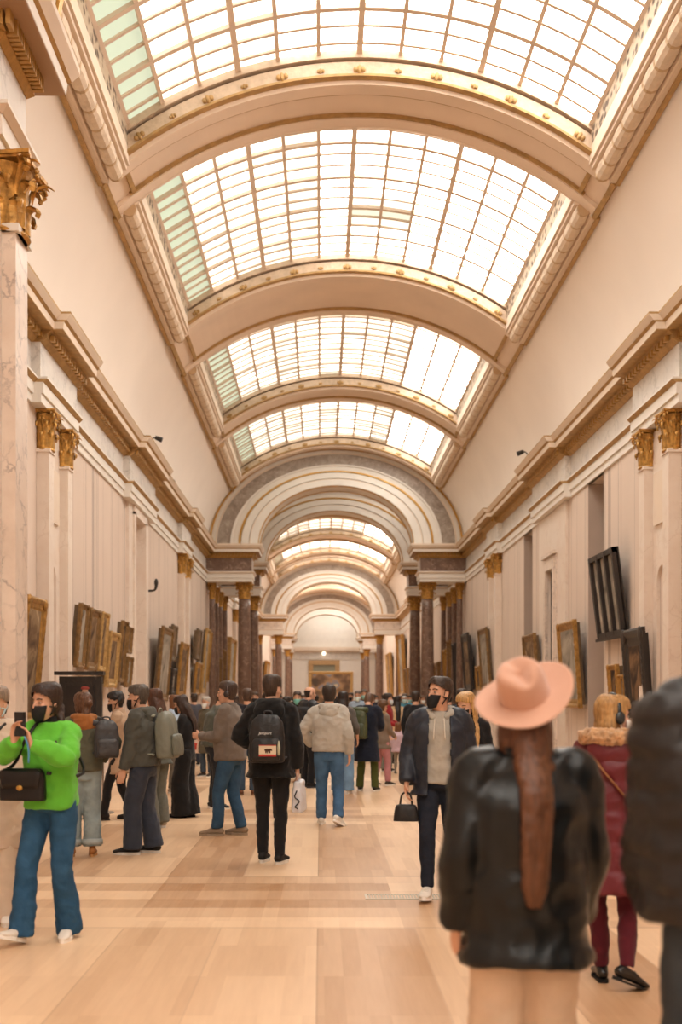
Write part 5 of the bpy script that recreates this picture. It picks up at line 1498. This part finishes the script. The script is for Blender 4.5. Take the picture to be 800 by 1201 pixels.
# 6 woman in olive jacket and pale jeans
d = 10.6
P = dict(x=X(98, d), y=d, rz=18, H=1.64, sex='f', yaw=25, bw=1.06, handR=(.20, .06, .10), poleR=(1, -.35, .0), handL=(-.16, .22, .24), poleL=(-1, -.3, -.4), footR=(.09, -.03, 0, 10, 0), footL=(-.12, .04, 0, -12, 0), label='woman in olive jacket with rust hood and pale rolled jeans', skin='#d3a288')
P['wear'] = [TR('#8d9a9c', 'denim', 'wide', hem=.10, cuff='#a5afb0'), TP('#5a5848', hoodc='#9c6233', hem=-.01, ease=.034, sr=(.072, .066, .060, .048), wr=.011, fit=(.178, .135)), SH('#9a6534', '#b98a58', 'matte', 'boot'), HA('bun', '#5d3c26')]
person(P); K = P['K']
o, T, back, z0, sh, bd_, w_, h_ = backpack(P, K, '#39383a', 'dark grey backpack slung on the right shoulder of the olive-jacket woman', w=.24, h=.36, d=.14, dx=.20, dz=.06)

# 7 man with curly black hair and beige coat
d = 13.8
P = dict(x=X(141, d), y=d, rz=88, H=1.69, yaw=10, pitch=8, handL=(-.14, .26, .06), poleL=(-.4, -1, -.5), handR=(.12, .28, .14), footL=(-.09, .20, 0, -6, 0), footR=(.09, -.14, 0, 6, 0), label='man with curly black hair, black mask and beige coat, in profile', skin='#c99a7e')
P['wear'] = [TR('#1e1c1d', 'cloth', 'slim'), TP('#b3967c', coll='#b3967c', hem=-.27, ease=.03, wr=.008, name='coat'), SH('#1c1817', '#1c1817', 'matte', 'boot'), HA('curly', '#1b1412'), MK('#18181a'), EY()]
person(P)

# 8 man in grey jacket with backpack
d = 10.75
P = dict(x=X(168, d), y=d, rz=78, H=1.72, bw=1.06, yaw=8, handL=(-.235, .12, -.04), handR=(.235, .08, -.04), lean=3, footL=(-.09, .08, 0, -6, 0), footR=(.09, -.08, 0, 6, 0), label='man in dark grey hooded jacket and navy trousers, in profile with backpack', skin='#cf9f84')
P['wear'] = [TR('#343945', 'cloth', 'wide', hem=.06), TP('#4d4d47', hoodc='#53534c', hem=-.01, ease=.034, sr=(.072, .068, .060, .046), wr=.011, fit=(.18, .14)), SH('#1d1c1d', '#cfc9c0', laces='#3a3a3a'), HA('short', '#4a4038'), MK('#161618'), EY()]
person(P); K = P['K']
backpack(P, K, '#74766a', 'pale grey-green backpack worn by the man in dark grey', '#6a6c60', '#868878', w=.32, h=.46, d=.19)

# 9 woman with long brown hair behind him
d = 12.9
P = dict(x=X(184, d), y=d, rz=62, H=1.70, sex='f', handL=(-.22, .1, -.03), label='woman with long brown hair mostly hidden behind the backpack man', skin='#d3a288')
P['wear'] = [TR('#6a6a60', 'cloth', 'wide'), TP('#54544a', hem=-.12, ease=.035), SH('#b5a48e'), HA('longwide', '#4a2b1a')]
person(P)

# 10 light blue shirt
d = 17.6
P = dict(x=X(203, d), y=d, rz=-70, H=1.64, sex='f', label='person in a light blue shirt with brown hair and blue mask', skin='#d8a98e')
P['wear'] = [TR('#6f6a62', 'cloth', 'straight'), TP('#a9bdd3', coll='#a9bdd3', hem=-.06, ease=.03, name='shirt'), SH('#9d8f80'), HA('bob', '#6e4527'), MK('#9cc0dd'), EY()]
person(P)

# 11 woman all in black
d = 14.1
P = dict(x=X(218, d), y=d, rz=80, H=1.63, sex='f', pitch=14, handL=(-.06, .27, .27), handR=(.06, .28, .27), poleL=(-.6, -1, -.6), poleR=(.6, -1, -.6), hdirL=(.3, 1, .3), curl=.8, footL=(-.06, .05, 0, -4, 0), footR=(.06, -.05, 0, 4, 0), label='woman all in black with wide trousers, looking down in profile', skin='#cf9f84')
P['wear'] = [TR('#1b1a1b', 'cloth', 'palazzo', hem=.03), TP('#201f20', hem=.06, ease=.012, neck=.05, sr=(.060, .056, .048, .040), name='sweater'), SH('#161414', '#161414'), HA('longwide', '#33221a'), MK('#2a2625'), EY()]
person(P); K = P['K']
c = K['wrL'] + v3(.05, .09, .03); o, sh = local_thing('phone', P, c, 'small dark phone in the hands of the woman all in black', 'phone'); m = MB(); m.box(c[0] - .035, c[0] + .035, c[1] - .06, c[1] + .07, c[2], c[2] + .01); m.xf(sh); m.build('phone_body', cloth('#1c1c20', 'shiny'), o)

# 12 grey-haired visitor with red tote
d = 21.5
P = dict(x=X(243, d), y=d, rz=150, H=1.62, sex='f', flare=.05, label='grey-haired visitor in a long olive coat beside a red tote', skin='#d8a98e')
P['wear'] = [TR('#45505e', 'denim', 'straight'), TP('#5a5547', hem=-.40, ease=.03, name='coat'), SH('#3a302a'), HA('short', '#b5aca2'), MK('#d8dcdc'), EY()]
person(P); K = P['K']
c = K['at'](.29, .08, -.12); o, sh = local_thing('tote_bag', P, c - v3(0, 0, .26), 'white and red tote bag held by the grey-haired visitor', 'bag')
m = MB(); m.add(*tube([c - v3(0, 0, .26), c - v3(0, 0, .24), c], [(.19, .05), (.20, .06), (.19, .03)], (0, 1, 0), 16, 3, 5)); m.xf(sh); m.build('bag_body', cloth('#d9bfae'), o, True)
m = MB(); m.add(*tube([c + v3(0, .0, -.20), c + v3(0, 0, -.06)], [(.13, .058), (.11, .052)], (0, 1, 0), 12, 1, 4)); m.xf(sh); m.build('red_print', cloth('#c2463c'), o, True)
m = MB(); m.add(*tube([c + v3(-.1, 0, -.02), c + v3(-.06, 0, .14), c + v3(.06, 0, .14), c + v3(.1, 0, -.02)], [.01] * 4, (0, 1, 0), 6, 4)); m.xf(sh); m.build('handle', cloth('#c2463c'), o, True)

# 13 man in grey-green sweater, bowed behind the headphones man
d = 15.2
P = dict(x=X(251, d), y=d, rz=-75, H=1.74, lean=9, pitch=5, handL=(-.2, .2, .1), handR=(.2, .2, .1), label='balding man in grey-green sweater and teal mask, facing right', skin='#cf9f84')
P['wear'] = [TR('#26282e', 'cloth', 'straight'), TP('#54574f', hem=-.04, ease=.035, fit=(.19, .15), name='sweater'), SH('#20252c'), HA('bald', '#352a22'), MK('#6fb3ab'), EY()]
person(P)

# 14 man with headphones and jeans
d = 12.2
P = dict(x=X(270, d), y=d, rz=72, H=1.78, yaw=12, pitch=-4, handL=(-.12, .30, .22), handR=(.12, .30, .22), poleL=(-.5, -1, -.4), hdirL=(.3, 1, .1), footL=(-.09, .12, 0, -6, 0), footR=(.09, -.10, 0, 6, 0), curl=.8, label='man in taupe jacket and blue jeans wearing headphones', skin='#cf9f84')
P['wear'] = [TR('#34506b', 'denim', 'straight', hem=.06), TP('#6f645b', coll='#6f645b', hem=-.06, ease=.035, wr=.009, fit=(.18, .14)), SH('#8f7d69', '#a08f7a'), HA('short', '#3b2a20'), HP('#3a2e2c'), EY()]
person(P)

# 15 man in dark jacket and jeans, back turned
d = 17.3
P = dict(x=X(290, d), y=d, rz=4, H=1.74, label='man in dark navy jacket and jeans, back turned, before the left column', skin='#c99a7e')
P['wear'] = [TR('#3d4c5e', 'denim', 'straight'), TP('#23232a', hem=-.05, ease=.035), SH('#6a4531', '#8a6a50'), HA('short', '#4a362a')]
person(P)

# 16 man in black hoodie with a black backpack
d = 10.15
P = dict(x=X(318, d), y=d, rz=-6, H=1.80, yaw=-22, bw=1.04, handL=(-.16, .22, .16), poleL=(-1, -.4, -.3), handR=(.235, .05, -.03), footL=(-.085, .05, 0, 2, 0), footR=(.085, -.05, 0, 12, 0), label='man in black hoodie and tight black trousers with black backpack', skin='#d8a98e')
P['wear'] = [TR('#1d1c1d', 'cloth', 'slim', hem=.055, twr=.007), TP('#1a1a1b', hoodc='#1a1a1b', hoodbig=1.2, hem=-.12, ease=.032, sr=(.072, .068, .062, .048), wr=.011, fit=(.18, .135), name='hoodie'), SH('#171717', '#d8d4cc', laces='#e2ded6'), HA('fade', '#3a2a20'), EY()]
person(P); K = P['K']
o, T, back, z0, sh, bd_, w_, h_ = backpack(P, K, '#1c1c1e', 'black backpack with a cream and red flag patch', None, '#3c3c3e', w=.33, h=.44, d=.15, dz=-.04)
yb = back - bd_ - .062
def patch(x0, x1, za, zb, col, nm, e=0):
    m = MB(); V = []
    for x in (x0, x1):
        for z in (za, zb): V.append(T(x, yb - e, z))
    for x in (x0, x1):
        for z in (za, zb): V.append(T(x, yb + .012, z))
    m.add(V, [(0, 2, 3, 1), (4, 5, 7, 6), (0, 4, 6, 2), (1, 3, 7, 5), (0, 1, 5, 4), (2, 6, 7, 3)]); m.xf(sh); return m.build(nm, cloth(col, 'matte'), o)
z0 = z0 / 1
fp = patch(-.055, .105, z0 + .06, z0 + .165, '#d9c8ae', 'flag_patch'); patch(-.055, .105, z0 + .06, z0 + .078, '#b23a34', 'flag_stripe', .002); patch(-.055, .105, z0 + .158, z0 + .165, '#b23a34', 'flag_border', .002)
m = MB()
for (a, b, c_, r1, r2, r3) in ((.025, 0, .118, .030, .004, .014), (.052, 0, .122, .014, .004, .011), (.062, 0, .116, .008, .004, .006), (.010, 0, .102, .006, .004, .014), (.022, 0, .100, .005, .004, .014), (.038, 0, .100, .005, .004, .014), (.048, 0, .102, .005, .004, .014)):
    m.add(*ellipsoid(T(a, yb - .002, z0 + c_), (r1, r2, r3), 10, 6))
m.xf(sh); m.build('bear_figure', cloth('#4a3428', 'matte'), o)
cu = bpy.data.curves.new('lettering', 'FONT'); cu.body = 'JanSport'; cu.size = .034; cu.extrude = .001; cu.align_x = 'CENTER'; cu.shear = .25
tf = bpy.data.objects.new('lettering', cu); C.objects.link(tf); bpy.context.view_layer.update()
tm = bpy.data.meshes.new_from_object(tf.evaluated_get(bpy.context.evaluated_depsgraph_get())); bpy.data.objects.remove(tf)
tm.materials.clear(); tm.materials.append(cloth('#d8d8d6', 'matte')); to = bpy.data.objects.new('lettering', tm); C.objects.link(to); to.parent = o
q = T(.0, yb + .004, z0 + .262); q = (np.array(sh)[:3, :3] @ q) + np.array(sh)[:3, 3]
to.location = tuple(q); to.rotation_euler = (PI / 2 - .22, 0, 0)
m = MB(); m.add(*tube([T(.125, yb + .02, z0 + .20), T(.13, yb - .005, z0 + .14), T(.132, yb - .01, z0 + .07)], [.006, .016, .012], (0, 1, 0), 8, 3)); m.xf(sh); m.build('keyring', cloth('#a9a58a', 'shiny'), o, True)
# white carrier bag in his right hand
c = K['wrR'] + K['hdR'] * .085 + v3(.015, 0, -.05); o, sh = local_thing('carrier_bag', P, c - v3(0, 0, .29), 'white carrier bag with black scrawl in his right hand', 'bag')
q = skin_surface([tube([c - v3(0, 0, .29), c - v3(0, 0, .26), c - v3(0, 0, .02), c], [(.05, .15), (.06, .17), (.045, .15), (.025, .13)], (0, 1, 0), 16, 3, 4)], .009, 'bag_body', plain('white_plastic', '#cfd0d6', .45), o, .008, 12, 2); q.data.transform(sh)
m = MB(); m.add(*tube([c + v3(0, .05, -.02), c + v3(-.01, .03, .08), c + v3(-.01, -.03, .08), c + v3(0, -.05, -.02)], [.006] * 4, (0, 0, 1), 6, 4)); m.xf(sh); m.build('handle', cloth('#cfd0d6', 'matte'), o, True)
m = MB(); m.add(*tube([c + v3(.0, -.165, -.08), c + v3(-.02, -.178, -.14), c + v3(.025, -.180, -.18), c + v3(-.015, -.180, -.23), c + v3(.01, -.178, -.25)], [.006] * 5, (0, 1, 0), 6, 4)); m.xf(sh); m.build('scrawl', cloth('#3a3a40', 'matte'), o, True)

# hidden walker whose white shoe shows between his legs
d = 13.2
P = dict(x=X(316, d), y=d, rz=10, H=1.66, label='person in dark clothes hidden in front of the black backpack man', skin='#c99a7e')
P['wear'] = [TR('#26262a', 'cloth', 'slim'), TP('#2c2b2d', hem=-.05, ease=.03), SH('#e6e2da', '#efece6'), HA('short', '#2a2019')]
person(P)

# 17 white-capped head
d = 22
P = dict(x=X(335, d), y=d, rz=-40, H=1.62, label='dark-haired visitor with a pale cap between backpack and hoodie men', skin='#c99a7e')
def cap(P, K, root):
    R, c, s = K['HR'], K['head'], K['hs']
    o = skin_surface([ellipsoid(c + R @ v3(0, -.004, .055) * s, (.086 * s, .104 * s, .07 * s), 14, 9, R), tube([c + R @ v3(0, .06, .05) * s, c + R @ v3(0, .16, .035) * s], [(.07 * s, .012 * s), (.06 * s, .008 * s)], R @ v3(0, 0, 1), 12, 1)], .011, 'cap', cloth(P.get('capc', '#d9d4cf')), root, 0, 1, 2)
P['wear'] = [TR('#2c2c30', 'cloth', 'straight'), TP('#2a2826', hem=-.05, ease=.035), SH('#26221f'), HA('short', '#2a2019'), cap]
person(P)
# 18 teal mask facing the camera
d = 21
P = dict(x=X(349, d), y=d, rz=176, H=1.72, label='man in black coat and teal mask facing the camera', skin='#cf9f84')
P['wear'] = [TR('#26262a', 'cloth', 'straight'), TP('#202024', coll='#202024', hem=-.2, ease=.035, name='coat'), SH('#26221f'), HA('short', '#3a2a20'), MK('#74b8ae'), EY()]
person(P)
# 19 balding man in navy puffer
d = 18.8
P = dict(x=X(361, d), y=d, rz=-58, H=1.80, yaw=-8, bw=1.08, label='balding man in black puffer jacket facing right beside the grey hoodie', skin='#d6a58a')
P['wear'] = [TR('#1c1c20', 'cloth', 'straight'), TP('#1c2026', 'nylon', coll='#1c2026', hem=-.04, ease=.042, sr=(.078, .072, .064, .05), fit=(.19, .14), post=quilt(.11, .012), name='puffer_jacket'), SH('#1c1a1a', '#3a3a40'), HA('bald', '#2e241d'), EY()]
person(P)
# 20 pale grey hoodie
d = 13.2
P = dict(x=X(386, d), y=d, rz=-3, H=1.75, bw=1.05, yaw=6, handR=(.25, -.02, -.03), handL=(-.22, .16, .08), poleL=(-1, -.5, -.2), footL=(-.10, .10, 0, -4, 0), footR=(.12, -.16, .035, 30, -26), label='man in pale grey hoodie and blue jeans walking away', skin='#d6a58a')
P['wear'] = [TR('#47688c', 'denim', 'straight', hem=.05), TP('#b3aea5', hoodc='#b3aea5', hem=.0, ease=.036, sr=(.074, .070, .062, .046), wr=.011, fit=(.182, .135), name='hoodie'), SH('#e6e2da', '#efece6'), HA('short', '#33261e')]
person(P)
# 21 dark-haired woman just beyond
d = 17.6
P = dict(x=X(402, d), y=d, rz=-6, H=1.70, sex='f', handR=(.25, .06, .0), label='dark-haired woman in grey top and light jeans beyond the grey hoodie', skin='#d6a58a')
P['wear'] = [TR('#6f8fae', 'denim', 'wide', hem=.05), TP('#57524e', hem=-.03, ease=.03, sleeve=.55), SH('#e6e2da'), HA('long', '#261a15')]
person(P)
# 22, 22b masked men far beyond
d = 27
P = dict(x=X(420, d), y=d, rz=172, H=1.78, label='grey-haired man in pale blue shirt and white mask facing camera', skin='#cf9f84')
P['wear'] = [TR('#3c3f4a', 'cloth', 'straight'), TP('#93a3b5', coll='#93a3b5', hem=-.04, ease=.03, name='shirt'), SH('#26221f'), HA('short', '#6b6057'), MK('#cfe3e2'), EY()]
person(P)
d = 30
P = dict(x=X(427, d), y=d, rz=178, H=1.84, label='tall man in charcoal behind the pale blue shirt man', skin='#cf9f84')
P['wear'] = [TR('#2c2c30', 'cloth', 'straight'), TP('#3a3a40', hem=-.05, ease=.03), SH('#26221f'), HA('short', '#54473c'), MK('#8fc0bb'), EY()]
person(P)
# 23 navy coat, olive trousers, green roll-top pack
d = 18.1
P = dict(x=X(431, d), y=d, rz=-14, H=1.70, pitch=38, lean=5, handR=(.12, .30, .22), handL=(-.12, .30, .22), flare=.04, footL=(-.14, .02, 0, -6, 0), footR=(.14, -.02, 0, 8, 0), label='person in long navy coat and olive trousers with bowed head', skin='#cf9f84')
P['wear'] = [TR('#4a5024', 'cloth', 'straight', hem=.04), TP('#191e2c', coll='#191e2c', hem=-.40, ease=.035, sr=(.08, .074, .064, .054), name='coat'), SH('#2a2a22'), HA('short', '#5a3d28')]
person(P); K = P['K']
backpack(P, K, '#43492c', 'olive roll-top backpack on the navy coat', '#3e4429', '#2f3422', w=.31, h=.50, d=.16, dx=-.11, roll=True, dz=-.08)
# 24 pink trousers
d = 19.2
P = dict(x=X(447, d), y=d, rz=-48, H=1.56, sex='f', pitch=8, handR=(.1, .28, .1), handL=(-.1, .28, .1), footR=(.08, .12, 0, 8, 0), footL=(-.08, -.1, 0, -6, 0), flare=.02, label='person with brown curls in tan and grey jacket and pink trousers', skin='#d6a58a')
P['wear'] = [TR('#bd8389', 'cloth', 'straight', hem=.07), TP('#7e6e60', hoodc='#9a7a55', hem=-.16, ease=.035), SH('#4a4440'), HA('curly', '#5d4029')]
person(P)
# 25 red cardigan
d = 23
P = dict(x=X(453, d), y=d, rz=-112, H=1.70, sex='f', handR=(.14, .26, .12), handL=(-.14, .26, .12), label='woman in a red cardigan and white mask facing right', skin='#d6a58a')
P['wear'] = [TR('#77756a', 'cloth', 'wide'), TP('#8e2427', hem=-.16, ease=.03, name='cardigan'), SH('#2e2a28'), HA('long', '#2a1c16'), MK('#c9d4dc'), EY()]
person(P)
# 26 beige trench
d = 25.5
P = dict(x=X(466, d), y=d, rz=6, H=1.64, sex='f', flare=.05, label='woman with long black hair in a belted beige trench coat', skin='#d6a58a')
P['wear'] = [TR('#1f1d1f', 'cloth', 'slim'), TP('#c3a583', coll='#c3a583', hem=-.24, ease=.03, name='trench_coat'), SH('#1f1d1f'), HA('long', '#18110f'), lambda P, K, r: belt(P, K, r, .15, .045, '#5a452f')]
person(P)
# 27 child in lilac
d = 22.2
P = dict(x=X(467, d), y=d, rz=-20, H=1.06, sex='f', hs=1.30, bw=1.05, handL=(-.24, .05, .02), label='small child in a lilac coat and patterned leggings', skin='#d6a58a')
P['wear'] = [TR('#8a8076', 'cloth', 'leggings'), TP('#bfa5b0', hem=-.16, ease=.05, fit=(.19, .15), name='coat'), SH('#4a423e'), HA('bob', '#6b4428')]
person(P)
# 28 pale cap
d = 29
P = dict(x=X(475, d), y=d, rz=170, H=1.72, label='visitor in pale cap and teal jacket far along the right', skin='#cf9f84', capc='#d8dde0')
P['wear'] = [TR('#3c3f4a', 'cloth', 'straight'), TP('#4c8aa0', hem=-.05, ease=.035), SH('#26221f'), HA('short', '#54473c'), MK('#b8d6dc'), cap, EY()]
person(P)
# 29 black jacket, back turned
d = 20.6
P = dict(x=X(487, d), y=d, rz=-24, H=1.72, label='dark-haired man in black jacket left of the navy-jacket walker', skin='#cf9f84')
P['wear'] = [TR('#26262a', 'cloth', 'straight'), TP('#17181b', hem=-.05, ease=.035), SH('#26221f'), HA('short', '#2a1e17')]
person(P)

# 30 the man walking toward the camera
d = 8.5
P = dict(x=X(516, d), y=d, rz=172, H=1.77, yaw=-42, pitch=-6, lean=0, handR=(.255, .10, .0), handL=(-.24, .0, -.03), footR=(.09, .22, .0, 6, 8), footL=(-.09, -.16, .03, -6, -16), hipy=.02, drop=.022, label='man in navy jacket over grey hoodie and black mask, striding forward', skin='#cf9f84')
def navy(P, K, root):
    h = top(P, K, root, '#a9a49a', 'cloth', hem=-.01, ease=.020, vox=.010, name='hoodie', wr=.006, fit=(.16, .122))
    hood(P, K, h, '#a9a49a')
    for q in (-1, 1):
        m = MB(); m.add(*tube([K['at'](q * .035, .115, .50), K['at'](q * .04, .15, .42), K['at'](q * .045, .158, .34)], [.005] * 3, (0, 1, 0), 6, 3)); m.build('drawcord', cloth('#d8d3c8'), h, True)
    j = top(P, K, root, '#1d2431', 'nylon', hem=-.10, ease=.040, sr=(.072, .066, .058, .050), vox=.010, wr=.010, fit=(.182, .135), name='jacket', wsc=8)
    open_front(j, K, .085, .10)
P['wear'] = [TR('#20242f', 'denim', 'slim', hem=.07), navy, SH('#e8e4dc', '#f0ece6', laces='#d8d4cc'), HA('short', '#35261d'), MK('#151416'), EY('#2a1c14')]
person(P); K = P['K']
c = K['wrR'] + K['hdR'] * .09 + v3(0, 0, -.09); o, sh = local_thing('handbag', P, c - v3(0, 0, .13), 'small black bag hanging from the striding man’s hand'.replace('’', "'"), 'bag')
m = MB(); m.add(*tube([c - v3(0, 0, .13), c - v3(0, 0, .12), c - v3(0, 0, .02), c], [(.095, .045), (.10, .05), (.085, .04), (.06, .02)], (0, 1, 0), 16, 3, 3.5)); m.xf(sh); m.build('bag_body', cloth('#141315', 'nylon'), o, True)
m = MB(); m.add(*tube([c + v3(-.05, 0, -.02), c + v3(-.03, 0, .08), c + v3(.03, 0, .08), c + v3(.05, 0, -.02)], [.008] * 4, (0, 1, 0), 6, 4)); m.xf(sh); m.build('handle', cloth('#141315', 'nylon'), o, True)

# 31 blonde woman beside him
d = 9.9
P = dict(x=X(550, d), y=d, rz=158, H=1.64, sex='f', yaw=-18, pitch=14, label='blonde woman in dark coat and black mask behind the walking man', skin='#dcae94')
P['wear'] = [TR('#26262a', 'cloth', 'slim'), TP('#1c1b1e', coll='#1c1b1e', hem=-.12, ease=.035, name='coat'), SH('#26221f'), HA('front_long', '#b98f58'), MK('#18181a'), EY('#6b4f32')]
person(P)
# 32 behind them
d = 15.6
P = dict(x=X(543, d), y=d, rz=10, H=1.72, label='man in navy, head just visible between walking man and blonde woman', skin='#c99a7e')
P['wear'] = [TR('#2c3038', 'cloth', 'straight'), TP('#232b3a', hem=-.05, ease=.035), SH('#26221f'), HA('short', '#33261e')]
person(P)

# ---------------------------------------------------------------- the crowd beyond, each a figure of its own
FAR = [
 (228, 25, 20, 1.70, 'm', '#4a4a52', '#2e3440', 'short', '#33261e', 'man in slate grey near the left wall beyond the tote'),
 (300, 26, 170, 1.74, 'm', '#3d3a36', '#2c2c30', 'short', '#4a382b', 'man in dark brown before the left columns'),
 (277, 28, 60, 1.66, 'f', '#8a7a6a', '#45505e', 'long', '#3a261b', 'woman in fawn coat by the foot of the left columns'),
 (310, 33, 200, 1.70, 'm', '#6a4a3a', '#2e3440', 'short', '#241a15', 'visitor in rust brown beside the left dark columns'),
 (327, 38, 10, 1.74, 'm', '#565b4a', '#2c2c30', 'short', '#2a2019', 'visitor in moss green under the first arch'),
 (342, 31, 30, 1.64, 'f', '#27262a', '#2c2c30', 'long', '#2a1c16', 'woman in black with long hair under the first arch'),
 (356, 42, 175, 1.74, 'm', '#3e4a5e', '#2c2c30', 'short', '#33261e', 'visitor in steel blue beneath the first arch'),
 (371, 36, 0, 1.70, 'm', '#2d2d31', '#45505e', 'short', '#2a2019', 'visitor in graphite walking beneath the first arch'),
 (393, 30, -20, 1.66, 'f', '#22201f', '#3a3a40', 'long', '#1c1412', 'black-haired woman in black below the large far painting'),
 (412, 34, 160, 1.78, 'm', '#7b6a58', '#2c2c30', 'short', '#4a382b', 'visitor in camel jacket below the large far painting'),
 (404, 47, 180, 1.76, 'm', '#a08c78', '#3a3a40', 'short', '#3a2a20', 'visitor in pale tan far off below the large painting'),
 (437, 33, -10, 1.72, 'm', '#33313a', '#2c2c30', 'short', '#241a15', 'visitor in plum grey right of the navy coat'),
 (441, 40, 185, 1.70, 'f', '#8c3f3a', '#2c2c30', 'bob', '#3a261b', 'woman in brick red far beyond the navy coat'),
 (459, 31, 12, 1.66, 'f', '#5c2a2c', '#2c2c30', 'long', '#2e1e17', 'woman in dark maroon behind the red cardigan'),
 (450, 46, 0, 1.76, 'm', '#4b4f58', '#2c2c30', 'short', '#241a15', 'visitor in blue grey far off beneath the second arch'),
 (481, 37, 170, 1.70, 'm', '#39424a', '#2c2c30', 'short', '#3a2a20', 'visitor in dark teal near the right dark columns'),
 (495, 33, 200, 1.68, 'f', '#9a8470', '#3a3a40', 'bob', '#5a3d28', 'woman in oatmeal coat behind the black jacket man'),
 (527, 24, 20, 1.70, 'm', '#2b2a2e', '#2c2c30', 'short', '#241a15', 'visitor in black by the right wall before the first arch'),
 (538, 30, -60, 1.68, 'f', '#3a3330', '#2c2c30', 'bob', '#33261e', 'woman in dark umber looking at the right wall'),
 (383, 55, 0, 1.72, 'm', '#2f3138', '#2c2c30', 'short', '#241a15', 'smallest dark figure far down the middle of the hall'),
 (330, 50, 180, 1.72, 'm', '#7a6f66', '#2c2c30', 'short', '#3a2a20', 'visitor in stone grey far off between left columns'),
 (425, 52, 10, 1.70, 'f', '#403a44', '#2c2c30', 'bob', '#241a15', 'visitor in aubergine far off below the painting edge'),
 (469, 48, 185, 1.72, 'm', '#5a6a70', '#2c2c30', 'short', '#3a2a20', 'visitor in dusty blue far off by the right columns'),
]
for px, d, rz, H, sx, tc, lc, hs_, hc, lb in FAR:
    P = dict(x=X(px, d), y=d, rz=rz, H=H, sex=sx, label=lb, skin='#cf9f84')
    P['wear'] = [TR(lc, 'cloth', 'straight'), TP(tc, hem=-.10, ease=.035), SH('#26221f'), HA(hs_, hc)]
    if 90 < rz % 360 < 270: P['wear'] += [MK(random.Random(px).choice(['#9cc0dd', '#d8dcdc', '#1b1b1d', '#8fc0bb'])), EY()]
    person(P)

# ---------------------------------------------------------------- camera, world, colour
cam = bpy.data.cameras.new('camera'); co = bpy.data.objects.new('camera', cam); C.objects.link(co)
co.location = (-.57, 0, 1.56); co.rotation_euler = (PI / 2, 0, 0)
cam.sensor_fit = 'AUTO'; cam.sensor_width = 36; cam.lens = 1250 * 36 / 1201
cam.shift_x = (400 - 376) / 1201; cam.shift_y = (820 - 600.5) / 1201
cam.clip_end = 300; cam.clip_start = .05
cam.dof.use_dof = True; cam.dof.focus_distance = 10.6; cam.dof.aperture_fstop = 1.7
S.camera = co
w = bpy.data.worlds.new('world'); S.world = w; w.use_nodes = True
w.node_tree.nodes['Background'].inputs['Color'].default_value = lin('#dfe6f0'); w.node_tree.nodes['Background'].inputs['Strength'].default_value = .6
S.view_settings.view_transform = 'Standard'; S.view_settings.look = 'None'
S.view_settings.gamma = 1; S.view_settings.use_curve_mapping = False
S.view_settings.exposure = 0.21
S.cycles.use_denoising = True
S.cycles.max_bounces = 8; S.cycles.diffuse_bounces = 5; S.cycles.glossy_bounces = 3; S.cycles.transmission_bounces = 4
S.cycles.sample_clamp_indirect = 8
S.cycles.use_adaptive_sampling = True
